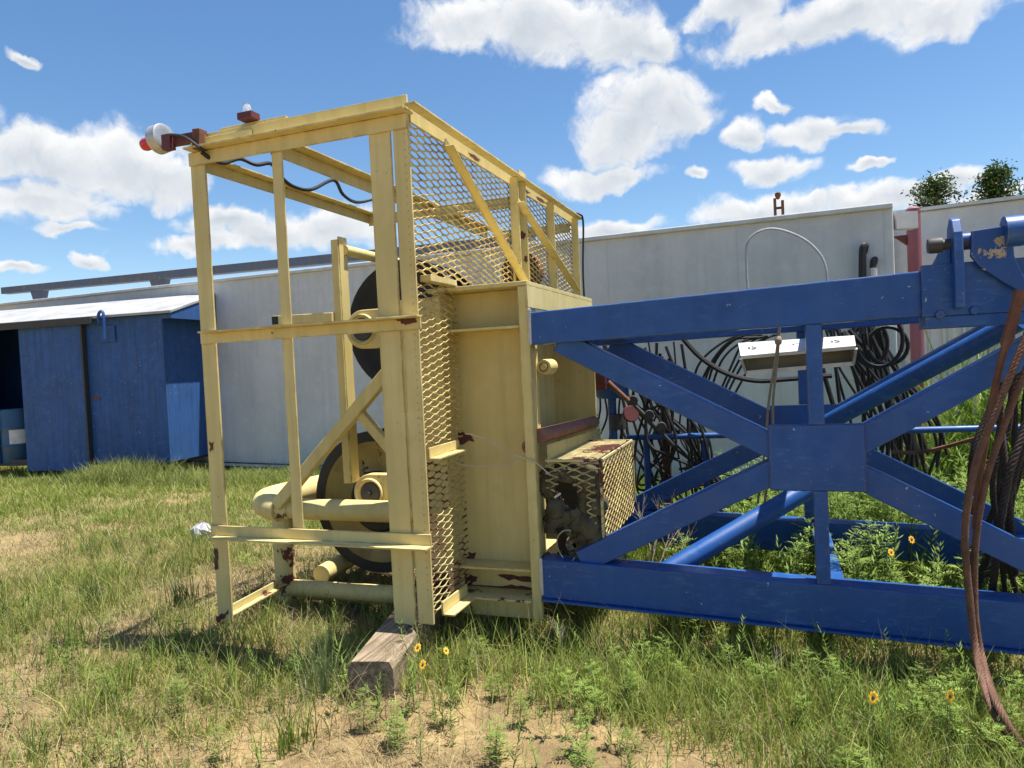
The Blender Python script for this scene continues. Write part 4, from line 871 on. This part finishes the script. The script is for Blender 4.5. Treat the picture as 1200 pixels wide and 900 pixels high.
# ------------------------------------------------------------------ vegetation
def in_view(x, y): return True
def blades(n, pos, h, w, lean, col, seg=(0, .4, .75, 1), curl=1.0):
    """pos (n,2), h,w,lean arrays, col (n,3) -> verts, quads, cols"""
    az_ = rng.random(n)*2*np.pi; fa = rng.random(n)*2*np.pi
    dx, dy = np.cos(az_), np.sin(az_); wx, wy = np.cos(fa), np.sin(fa)
    z0 = gh(pos[:, 0], pos[:, 1])-.01; k = len(seg); vs = np.zeros((n, k*2, 3)); cs = np.zeros((n, k*2, 3))
    for i, t_ in enumerate(seg):
        off = lean*t_**1.7*h; zz_ = z0+h*t_*np.sqrt(np.maximum(.05, 1-(lean*t_**.7*.75)**2))*(1-.25*lean*t_)
        ww = w*(1-t_**1.6)*.5+w*.03
        for s_, j in ((-1, 0), (1, 1)):
            vs[:, i*2+j, 0] = pos[:, 0]+dx*off+wx*ww*s_; vs[:, i*2+j, 1] = pos[:, 1]+dy*off+wy*ww*s_; vs[:, i*2+j, 2] = zz_
            cs[:, i*2+j] = col
    b0 = np.arange(n)[:, None, None]*(2*k); q = np.array([[2*i, 2*i+1, 2*i+3, 2*i+2] for i in range(k-1)])[None]
    return vs.reshape(-1, 3), (b0+q).reshape(-1, 4), cs.reshape(-1, 3)
def hexcol(n, a, b_, jit=.25):
    u = rng.random((n, 1)); c = np.array(a)*(1-u)+np.array(b_)*u; return c*(1-jit/2+jit*rng.random((n, 1)))
G1, G2, G3 = (.19, .275, .04), (.40, .42, .11), (.09, .15, .03)
D1, D2_ = (.46, .38, .20), (.27, .205, .10)
def dens(x, y):                            # how green the ground is, 0..1
    d = n1(x+7, y+3)*.45+n2(x, y+5)*.35+n4(x, y)*.35
    front = np.exp(-((x+2.0)/2.0)**2-((y-2.35)/.45)**2)*.06+np.exp(-((x+.9)/1.0)**2-((y-2.4)/.35)**2)*.10
    left = np.exp(-((x+3.2)/1.0)**2-((y-2.6)/.7)**2)*.10+np.exp(-((x+7.5)/1.3)**2-((y-6.3)/1.0)**2)*.15
    back = np.clip((y-3.9)/1.2, 0, 1)*.16*(x > -2.5)
    leftback = np.clip((y-4.0)/3, 0, 1)*.10*(x < -2.8)
    bare = np.exp(-((x+2.2)/1.5)**2-((y-2.3)/.55)**2)*.17+np.exp(-((x+.8)/1.1)**2-((y-2.25)/.4)**2)*.12
    return d-front-left-bare+back+leftback
def scatter(n, x0, x1, y0, y1):
    p = np.stack([rng.uniform(x0, x1, n), rng.uniform(y0, y1, n)], 1); return p
def visible(p, m_=.6):                     # within the camera's wedge, with a margin
    d = np.concatenate([p, np.zeros((len(p), 1))], 1)-CAM; z = d@FW; xx = d@RT; return (z > .8) & (np.abs(xx) < z*(600/F)+m_)
parts = []
def emit(p, h, w, lean, col): parts.append(blades(len(p), p, h, w, lean, col))
def flush(name, mat, label, cat):
    vs, q, cs, o_ = [], [], [], 0
    for a, b_, c in parts: vs.append(a); q.append(b_+o_); cs.append(c); o_ += len(a)
    o = qmesh(name, np.concatenate(vs), np.concatenate(q), M[mat], np.concatenate(cs)); tag(o, label, cat, kind='stuff'); parts.clear(); return o
# tufts of green grass
def tufts(nt_, area, thr, hh, per, spread, wd, ca, cb, lean0=.15, lean1=.75):
    p = scatter(nt_, *area); p = p[visible(p)]; p = p[dens(p[:, 0], p[:, 1])+rng.normal(0, .06, len(p)) > thr]
    if not len(p): return
    k = rng.integers(per[0], per[1], len(p)); idx = np.repeat(np.arange(len(p)), k); n = len(idx)
    th = rng.uniform(hh[0], hh[1], len(p))[idx]*rng.uniform(.45, 1.1, n); q = p[idx]+rng.normal(0, spread, (n, 2))
    tc_ = hexcol(len(p), ca, cb)[idx]*rng.uniform(.8, 1.2, (n, 1))
    emit(q, th, rng.uniform(wd[0], wd[1], n), rng.uniform(lean0, lean1, n), tc_)
tufts(11000, (-6.5, 2.2, 1.5, 5.0), .47, (.04, .13), (6, 15), .035, (.003, .006), G1, G2, .2, .9)
tufts(2600, (-6.5, 2.2, 1.5, 5.0), .53, (.10, .24), (10, 22), .028, (.004, .008), G3, G2, .1, .7)
tufts(11000, (-15, 3, 5.0, 9.8), .46, (.06, .17), (9, 17), .06, (.005, .010), G1, (.34, .38, .11), .2, .9)
tufts(2500, (-15, 3, 5.0, 9.8), .58, (.15, .30), (8, 16), .05, (.005, .011), G1, G2)
tufts(2600, (-1.6, 2.6, 4.2, 9), .35, (.12, .34), (10, 18), .05, (.005, .010), G1, (.26, .35, .05))
tufts(2200, (-1.0, 2.0, 2.0, 3.4), .36, (.06, .20), (9, 18), .04, (.003, .006), G1, G2)
tufts(2400, (-6, 2.2, 1.6, 4.2), .30, (.04, .16), (4, 11), .03, (.0025, .005), (.22, .25, .08), (.36, .36, .14), .2, 1.0)
tufts(1000, (-1.8, 1.7, 2.3, 3.7), .36, (.14, .34), (4, 10), .05, (.003, .006), G1, G2, .1, .85)
tufts(350, (-5.5, -1.8, 2.2, 4.2), .42, (.14, .30), (6, 14), .035, (.003, .006), G1, G2, .1, .8)
# tall fringe along the shed and tank
p = scatter(1500, -12.0, -5.2, 7.4, 9.35); p = p[(np.abs(p[:, 1]-(7.75+.35*np.clip((p[:, 0]+9)/2, 0, 3))) < .45)]
idx = np.repeat(np.arange(len(p)), 14); q = p[idx]+rng.normal(0, .06, (len(idx), 2)); hb = (.12+.36*np.exp(-((p[:, 0]+9.0)/1.0)**2)+.1*(p[:, 0] > -7.5))[idx]
emit(q, hb*rng.uniform(.5, 1.1, len(idx)), rng.uniform(.006, .012, len(idx)), rng.uniform(.15, .7, len(idx)), hexcol(len(idx), (.19, .25, .06), (.34, .36, .12)))
flush('grass', 'leaf', 'uneven green grass in tufts across the yard', 'grass')
# short fuzz of green seedlings
p = scatter(140000, -9, 2.6, 1.4, 7); p = p[visible(p)]; p = p[dens(p[:, 0], p[:, 1])+rng.normal(0, .12, len(p)) > .50]; n = len(p)
emit(p, rng.uniform(.012, .05, n), rng.uniform(.004, .009, n), rng.uniform(.3, .95, n), hexcol(n, (.15, .21, .045), (.33, .36, .12)))
flush('ground_cover', 'leaf', 'low green seedlings creeping over the soil', 'ground cover')
# dry straw
p = scatter(100000, -8, 2.6, 1.4, 6.5); p = p[visible(p)]; p = p[n2(p[:, 0]+3, p[:, 1]+9)+n4(p[:, 0], p[:, 1]+4)*.5+rng.normal(0, .13, len(p))+.22*np.exp(-((p[:, 0]+1.3)/2.2)**2-((p[:, 1]-2.3)/.6)**2) > .80]; n = len(p)
emit(p, rng.uniform(.03, .15, n), rng.uniform(.002, .0045, n), rng.uniform(.75, 1.25, n), hexcol(n, D1, D2_))
p = scatter(1200, -7, 2.4, 1.6, 5.5); p = p[visible(p)]; idx = np.repeat(np.arange(len(p)), 5); n = len(idx)
emit(p[idx]+rng.normal(0, .03, (n, 2)), rng.uniform(.08, .30, n), rng.uniform(.0015, .003, n), rng.uniform(.3, 1.0, n), hexcol(n, D1, D2_))
p = scatter(420, -7, 2.4, 1.5, 5.5); p = p[visible(p)]; n = len(p); emit(p, rng.uniform(.10, .38, n), rng.uniform(.004, .008, n), rng.uniform(1.15, 1.33, n), hexcol(n, (.13, .095, .06), (.30, .24, .17)))
p = scatter(3500, -14, -2, 5.5, 9.3); n = len(p); emit(p, rng.uniform(.08, .25, n), rng.uniform(.003, .006, n), rng.uniform(.5, 1.2, n), hexcol(n, D1, (.36, .30, .15)))
p = np.stack([rng.normal(-2.75, .5, 7000), rng.normal(4.1, .55, 7000)], 1); n = len(p); emit(p, rng.uniform(.05, .2, n), rng.uniform(.002, .004, n), rng.uniform(.6, 1.25, n), hexcol(n, (.34, .28, .16), D2_))
p = scatter(900, -5.5, 2.0, 2.0, 4.6); p = p[visible(p)]; n = len(p)
emit(p, rng.uniform(.14, .46, n), rng.uniform(.002, .0035, n), rng.uniform(.1, .7, n), hexcol(n, (.40, .33, .18), (.22, .17, .09)))
flush('dry_straw', 'dry', 'dry straw and dead grass littering the soil', 'straw')
# clods
p = scatter(16000, -6, 2.4, 1.5, 5); p = p[visible(p)]; p = p[n2(p[:, 0]*1.3, p[:, 1]*1.3+2)+rng.normal(0, .15, len(p)) > .5]; n = len(p); s_ = rng.uniform(.004, .015, n)*(1+1.5*(rng.random(n) > .93)); z_ = gh(p[:, 0], p[:, 1])
oct_ = np.array([(1, 0, 0), (0, 1, 0), (-1, 0, 0), (0, -1, 0), (.5, .5, .6), (-.5, .5, .7), (-.5, -.5, .6), (.5, -.5, .55)]); qf = np.array([(0, 1, 5, 4), (1, 2, 6, 5), (2, 3, 7, 6), (3, 0, 4, 7), (4, 5, 6, 7)])
vs = np.stack([p[:, 0], p[:, 1], z_-.002], -1)[:, None]+oct_[None]*s_[:, None, None]*rng.uniform(.6, 1.3, (n, 8, 3))
o = qmesh('soil_clods', vs.reshape(-1, 3), (np.arange(n)[:, None, None]*8+qf[None]).reshape(-1, 4), M['soil']); tag(o, 'small soil clods and stones scattered on the bare ground', 'clods', kind='stuff')
# weeds
def leafquad(out, p, d, l, w, up, col):
    d = d/np.linalg.norm(d); s_ = np.cross(d, up); s_ /= (np.linalg.norm(s_)+1e-9)
    out[0].append([p, p+d*l*.45+s_*w/2, p+d*l, p+d*l*.45-s_*w/2]); out[1].append(col)
def weed(h, seed, kind):
    r_ = np.random.default_rng(seed); out = ([], []); lean = r_.normal(0, .12, 2); U = np.array((0, 0, 1.))
    stem = lambda t_: np.array((lean[0]*h*t_**1.5, lean[1]*h*t_**1.5, h*t_))
    ns = max(5, int(h/.028)); g = np.array((.12, .20, .035)); gl = np.array((.27, .38, .08))
    for i in range(10):
        a, b_ = stem(i/10), stem((i+1)/10)
        for e in ((.003, 0, 0), (0, .003, 0)):
            e = np.array(e)*(1.2-i/10); out[0].append([a-e, a+e, b_+e*.9, b_-e*.9]); out[1].append(g*.8)
    for i in range(ns):
        t_ = (i+1)/ns; p = stem(t_)
        if kind == 'feather':
            for s_ in range(2):
                a = i*1.57+s_*np.pi+r_.normal(0, .35); L_f = (.05+.09*math.sin(math.pi*min(1, t_*.85+.15)))*r_.uniform(.7, 1.2)
                dh = np.array((math.cos(a), math.sin(a), r_.uniform(.3, 1.1))); dh /= np.linalg.norm(dh); side_ = np.cross(dh, U); side_ /= np.linalg.norm(side_)
                for k in range(6):
                    u = (k+1)/6; pp = p+dh*L_f*u-U*(L_f*.35*u*u); col = (g*(1-t_)+gl*t_)*r_.uniform(.8, 1.2)
                    ll = L_f*.34*math.sin(math.pi*(.2+.7*u))*r_.uniform(.8, 1.2)
                    for sg in (-1, 1): leafquad(out, pp, dh*.6+side_*sg-U*.15, ll, ll*.32, U, col)
                leafquad(out, p+dh*L_f-U*L_f*.35, dh, L_f*.25, L_f*.09, U, gl)
        else:
            for s_ in range(3):
                a = i*2.4+s_*2.1+r_.normal(0, .3); L_f = (.085-.045*t_)*r_.uniform(.8, 1.25)
                dh = np.array((math.cos(a), math.sin(a), .25+1.1*t_)); leafquad(out, p, dh, L_f, L_f*.17, U, (g*(1-t_)+gl*t_)*r_.uniform(.85, 1.15))
    return np.array(out[0]), np.repeat(np.array(out[1])[:, None], 4, 1)
wt = [weed(.34, 1, 'feather'), weed(.44, 2, 'feather'), weed(.26, 3, 'feather'), weed(.36, 4, 'lance'), weed(.24, 5, 'lance'), weed(.46, 6, 'lance')]
def weed_mesh(k):
    V_, C_ = wt[k]; n = len(V_); o = qmesh('weed', V_.reshape(-1, 3), np.arange(n*4).reshape(-1, 4), M['leaf'], C_.reshape(-1, 3)); return o
def weed_mass(name, pts, kinds, sc, label):
    vs, cs = [], []
    for (x, y) in pts:
        V_, C_ = wt[rng.choice(kinds)]; a = rng.random()*6.28; s_ = rng.uniform(*sc); c, s2 = math.cos(a), math.sin(a)
        Q = V_.copy(); Q[..., 0], Q[..., 1] = V_[..., 0]*c-V_[..., 1]*s2, V_[..., 0]*s2+V_[..., 1]*c
        vs.append(Q*s_+np.array((x, y, float(gh(x, y))-.01))); cs.append(C_*rng.uniform(.75, 1.2))
    vs = np.concatenate(vs); cs = np.concatenate(cs); o = qmesh(name, vs.reshape(-1, 3), np.arange(len(vs)*4).reshape(-1, 4), M['leaf'], cs.reshape(-1, 3))
    tag(o, label, 'weeds', kind='stuff')
p = scatter(620, -.6, 2.3, 3.8, 7.6)
weed_mass('weeds', p, [0, 1, 3, 3, 4, 5], (.7, 1.3), 'dense feathery green weeds growing up through and behind the blue truss')
p = np.concatenate([scatter(60, -.9, 1.3, 3.3, 3.75), scatter(130, -1.7, 1.3, 2.3, 3.4), scatter(60, -4, -1.7, 2.0, 3.0), scatter(45, .15, 1.3, 2.2, 2.95), scatter(80, -.9, 1.2, 2.9, 3.5), scatter(45, -6, -2.6, 2.4, 4.6), scatter(30, -1.9, -.5, 2.5, 3.4), np.stack([rng.normal(-2.1, .2, 50), rng.normal(3.45, .2, 50)], 1)])
weed_mass('low_weeds', p, [0, 2, 3, 3, 4, 5], (.28, .62), 'low feathery green weeds in front of the blue truss')
# single plants one can point at
w3 = weed_mesh(3); w3.location = V(tuple(az(556, 742, 0)[:2])+(-.02,)); tag(w3, 'upright narrow-leaved green weed beside the bottom of the yellow crown box', 'weed', 'single weeds'); w3.scale = (.72,)*3
for (px, py, k, sc_, lab) in ((478, 800, 3, .75, 'bushy narrow-leaved weed growing against the timber block end'), (1110, 872, 1, .62, 'feathery green weed clump in the front right corner'),
                          (1075, 868, 0, .6, 'feathery green weed left of the front right corner clump'), (405, 800, 4, .9, 'small leafy weed left of the timber block'),
                          (700, 560, 3, .62, 'leafy sprout growing out of the top of the mesh guard')):
    o = weed_mesh(k); loc = az(px, py, 0)
    if py == 560: loc = ax(697, 545, br+.1); loc[1] = 4.62; o.location = V((loc[0], 4.62, .93))
    else: o.location = V((loc[0], loc[1], float(gh(loc[0], loc[1]))-.01))
    o.scale = (sc_,)*3; tag(o, lab, 'weed', 'single weeds')
# big grass tuft left of the timber
def tuft(px, py, n, hh, wd, lab, ca, cb, sp_=.05, l1=.6):
    q = az(px, py, 0); p = np.array(q[:2])+rng.normal(0, sp_, (n, 2))
    a, b_, c = blades(n, p, rng.uniform(*hh, n), rng.uniform(*wd, n), rng.uniform(.05, l1, n), hexcol(n, ca, cb), (0, .25, .5, .75, 1))
    o = qmesh('grass_tuft', a, b_, M['leaf'], c); tag(o, lab, 'grass tuft', 'tall grass tufts')
GG = (.17, .23, .09); tuft(378, 815, 90, (.18, .42), (.004, .008), 'tall pale grey-green grass tuft just left of the timber block', GG, (.28, .34, .14))
tuft(345, 868, 80, (.12, .30), (.004, .007), 'bright green grass tuft at the bottom edge below the timber block', (.14, .22, .03), (.25, .33, .06))
tuft(216, 712, 80, (.14, .30), (.004, .008), 'dark green grass tuft left of the cage corner post', (.05, .11, .03), (.10, .17, .04), .05, .4)
tuft(75, 770, 110, (.12, .26), (.004, .008), 'bright green grass tuft near the left edge of the yard', (.12, .20, .03), (.22, .30, .05), .10)
tuft(424, 826, 60, (.05, .13), (.003, .006), 'short green grass tuft hiding the near foot of the timber block', (.15, .22, .04), (.30, .34, .10), .05, .9)
tuft(112, 715, 40, (.15, .32), (.004, .007), 'leaning dark grass tuft in the bare patch at the left', (.05, .10, .03), (.09, .14, .04), .03, .5)
# tall reed-like grass by the second tank
for k in range(14):
    q = (rng.uniform(1.3, 3.2), rng.uniform(7.2, 8.3)); n = 60; p = np.array(q)+rng.normal(0, .12, (n, 2))
    a, b_, c = blades(n, p, rng.uniform(.5, 2.0, n), rng.uniform(.02, .04, n), rng.uniform(.1, .8, n), hexcol(n, (.10, .18, .025), (.26, .36, .06)), (0, .2, .4, .6, .8, 1))
    o = qmesh('tall_grass', a, b_, M['leaf'], c); tag(o, 'tall broad-bladed green grass clump in front of the second grey tank', 'tall grass', 'tall grass by the second tank')
# flowers
def flower_src(h, tilt, seed):
    r_ = random.Random(seed)
    e = empty('yellow_flower', (0, 0, 0), 'x', 'flower', 'yellow daisy-like flowers')
    top = np.array((.02, -.02, h)); MB().tube(spline([(0, 0, 0), (.01, 0, h*.5), top], 8), .0016, 5).build('stem', M['stemgreen'], e, smooth=True)
    d = np.array((tilt[0], tilt[1], .75)); d /= np.linalg.norm(d); a = np.cross(d, (0, 0, 1)); a /= np.linalg.norm(a); b_ = np.cross(d, a)
    mb = MB()
    for k in range(8):
        th = k*math.pi/4; u = a*math.cos(th)+b_*math.sin(th); s_ = -a*math.sin(th)+b_*math.cos(th)
        mb.add([top+u*.006, top+u*.016+s_*.007+d*.002, top+u*.023+s_*.004, top+u*.025, top+u*.023-s_*.004, top+u*.016-s_*.007+d*.002], [(0, 1, 2, 3, 4, 5)])
    mb.build('petals', M['petal'], e)
    MB().lathe([(.007, 0), (.006, .004), (0, .006)], top, d, 10).build('centre', 'dark', e, smooth=True); return e
for nm, ca, cb in (('stemgreen', (.10, .16, .04), (.14, .2, .05)), ('petal', (.75, .42, .015), (.68, .33, .01))): M[nm] = simple(nm if nm != 'petal' else 'yellow_petal', ca, cb, 40, .6, .05)
FL = [((490, 760), 2.78, 'yellow daisy-like flower just right of the timber block, upper of the close pair'), ((496, 780), 2.72, 'yellow daisy-like flower right of the timber block, lower of the close pair'),
      ((524, 764), 2.9, 'small yellow flower alone in the grass further right of the timber block'), ((1026, 819), 2.6, 'largest yellow flower in the shade in front of the lower blue chord'),
      ((987, 680), 4.1, 'yellow flower behind the lower chord, left of two beside the strut'), ((995, 680), 4.12, 'yellow flower behind the lower chord, right of two beside the strut'),
      ((1070, 633), 4.4, 'yellow flower in the weeds under the lower right diagonal, higher one'), ((1046, 648), 4.3, 'yellow flower in the weeds under the lower right diagonal, lower one'),
      ((1118, 818), 2.62, 'orange-yellow flower in the shade left of the hanging wire rope'), ((843, 482), 6.0, 'yellow flower')][:9]
src = {}
for k, ((px, py), yy, lab) in enumerate(FL):
    q = at(px, py, yy); g_ = float(gh(q[0], q[1])); h_ = max(.06, q[2]-g_)
    e = flower_src(h_, (-.35*q[0]+random.uniform(-.7, .7), random.uniform(-1.1, -.2)), k); e['label'] = lab; e.location = V((q[0]-.02, q[1]+.02, g_)); e.scale = (.7 if k not in (2, 8) else .55,)*2+(1,)
# dead branching weeds between the guard and the truss
def dead_weed(base, h, seed, lab):
    r_ = random.Random(seed); mb = MB()
    def br_(p, d, l, r0, dep):
        q = p+d*l; m_ = p+d*l*.5+np.array([r_.uniform(-.02, .02) for _ in range(3)])*l
        mb.tube([p, m_, q], [r0, r0*.8, r0*.6], 5)
        if dep:
            for _ in range(3):
                nd_ = d+np.array([r_.uniform(-.8, .8), r_.uniform(-.8, .8), r_.uniform(-.1, .5)]); nd_ /= np.linalg.norm(nd_); t_ = r_.uniform(.4, 1)
                br_(p+(q-p)*t_, nd_, l*r_.uniform(.45, .7), r0*.55, dep-1)
    br_(np.array(base, float), np.array((r_.uniform(-.1, .1), r_.uniform(-.1, .1), 1.)), h*.5, .006, 3)
    o = mb.build('dead_weed', M['deadstem']); tag(o, lab, 'dead weed', 'dead branching weeds')
M['deadstem'] = simple('dead_stem', (.30, .25, .19), (.20, .16, .12), 20, .9, .2)
for k, (x, y, h_, lab) in enumerate(((-.72, 4.0, .95, 'tall grey dead weed stalk right beside the mesh guard'), (-.55, 4.2, .85, 'grey dead weed in the gap above the lower left diagonal'), (-.78, 4.5, .8, 'grey dead weed behind the mesh guard corner'),
                                     (-1.05, 3.35, .34, 'small dead weed under the left end of the lower blue chord'), (-.05, 3.38, .2, 'small dead weed touching the underside of the lower blue chord'))):
    dead_weed((x, y, float(gh(x, y))-.01), h_, k+20, lab)
# trees beyond the tanks
def tree(px, py_top, dist, spread, seed, lab, fol):
    r_ = np.random.default_rng(seed); d = ray(px, py_top); top = CAM+d/(d[:2]@d[:2])**.5*dist; ht = top[2]; bx, by = top[0], top[1]
    e = empty('tree', (bx, by, 0), lab, 'tree', 'trees beyond the tanks')
    mb = MB(); mb.tube([(bx, by, -.05), (bx+.1, by, ht*.35), (bx+.05, by, ht*.7), (bx, by, ht*.93)], [.2, .13, .06, .015], 8); tips = []
    for k in range(85):
        t_ = 1-.55*r_.random()**1.5; a = r_.random()*6.28; l = spread*(.15+2.0*(1-t_))*r_.uniform(.3, 1.4); p0_ = np.array((bx+.03, by, ht*(t_-.02)))
        dv = np.array((math.cos(a), math.sin(a), r_.uniform(.1, .7))); p1_ = p0_+dv*l*.5+(0, 0, .05); p2_ = p0_+dv*l; p2_[2] = min(p2_[2], ht*1.0)
        mb.tube([p0_, p1_, p2_], [.035, .02, .008], 5)
        for u in np.linspace(.35, 1, 5): tips.append(p0_+(p2_-p0_)*u+r_.normal(0, .05, 3))
    mb.build('trunk', M['bark'], e)
    tips = np.array(tips); n_ = 11; c = np.repeat(tips, n_, 0)+r_.normal(0, .10, (len(tips)*n_, 3)); n = len(c)
    a1 = r_.normal(0, 1, (n, 3)); a1 /= np.linalg.norm(a1, axis=1)[:, None]; a2 = r_.normal(0, 1, (n, 3)); a2 -= (a2*a1).sum(1)[:, None]*a1; a2 /= np.linalg.norm(a2, axis=1)[:, None]
    l = r_.uniform(.06, .14, (n, 1)); w = l*.45; vs = np.stack([c-a1*l/2, c+a2*w/2, c+a1*l/2, c-a2*w/2], 1)-np.array((bx, by, 0))
    col = (np.array(fol[0])*(1-r_.random((n, 1)))+np.array(fol[1])*r_.random((n, 1)))*r_.uniform(.6, 1.2, (len(tips), 1)).repeat(n_, 0)
    qmesh('crown', vs.reshape(-1, 3), np.arange(n*4).reshape(-1, 4), M['leaf'], np.repeat(col, 4, 0), e)
M['bark'] = simple('tree_bark', (.10, .075, .05), (.06, .045, .03), 12, .95, .6)
tree(1094, 211, 24, 1.9, 1, 'dark green tree with ragged top showing above the tank rim, left of the two', ((.035, .075, .015), (.075, .12, .025)))
tree(1166, 199, 22, 1.5, 2, 'dark green tree with sparse open crown above the second tank, right of the two', ((.03, .07, .015), (.07, .12, .025)))
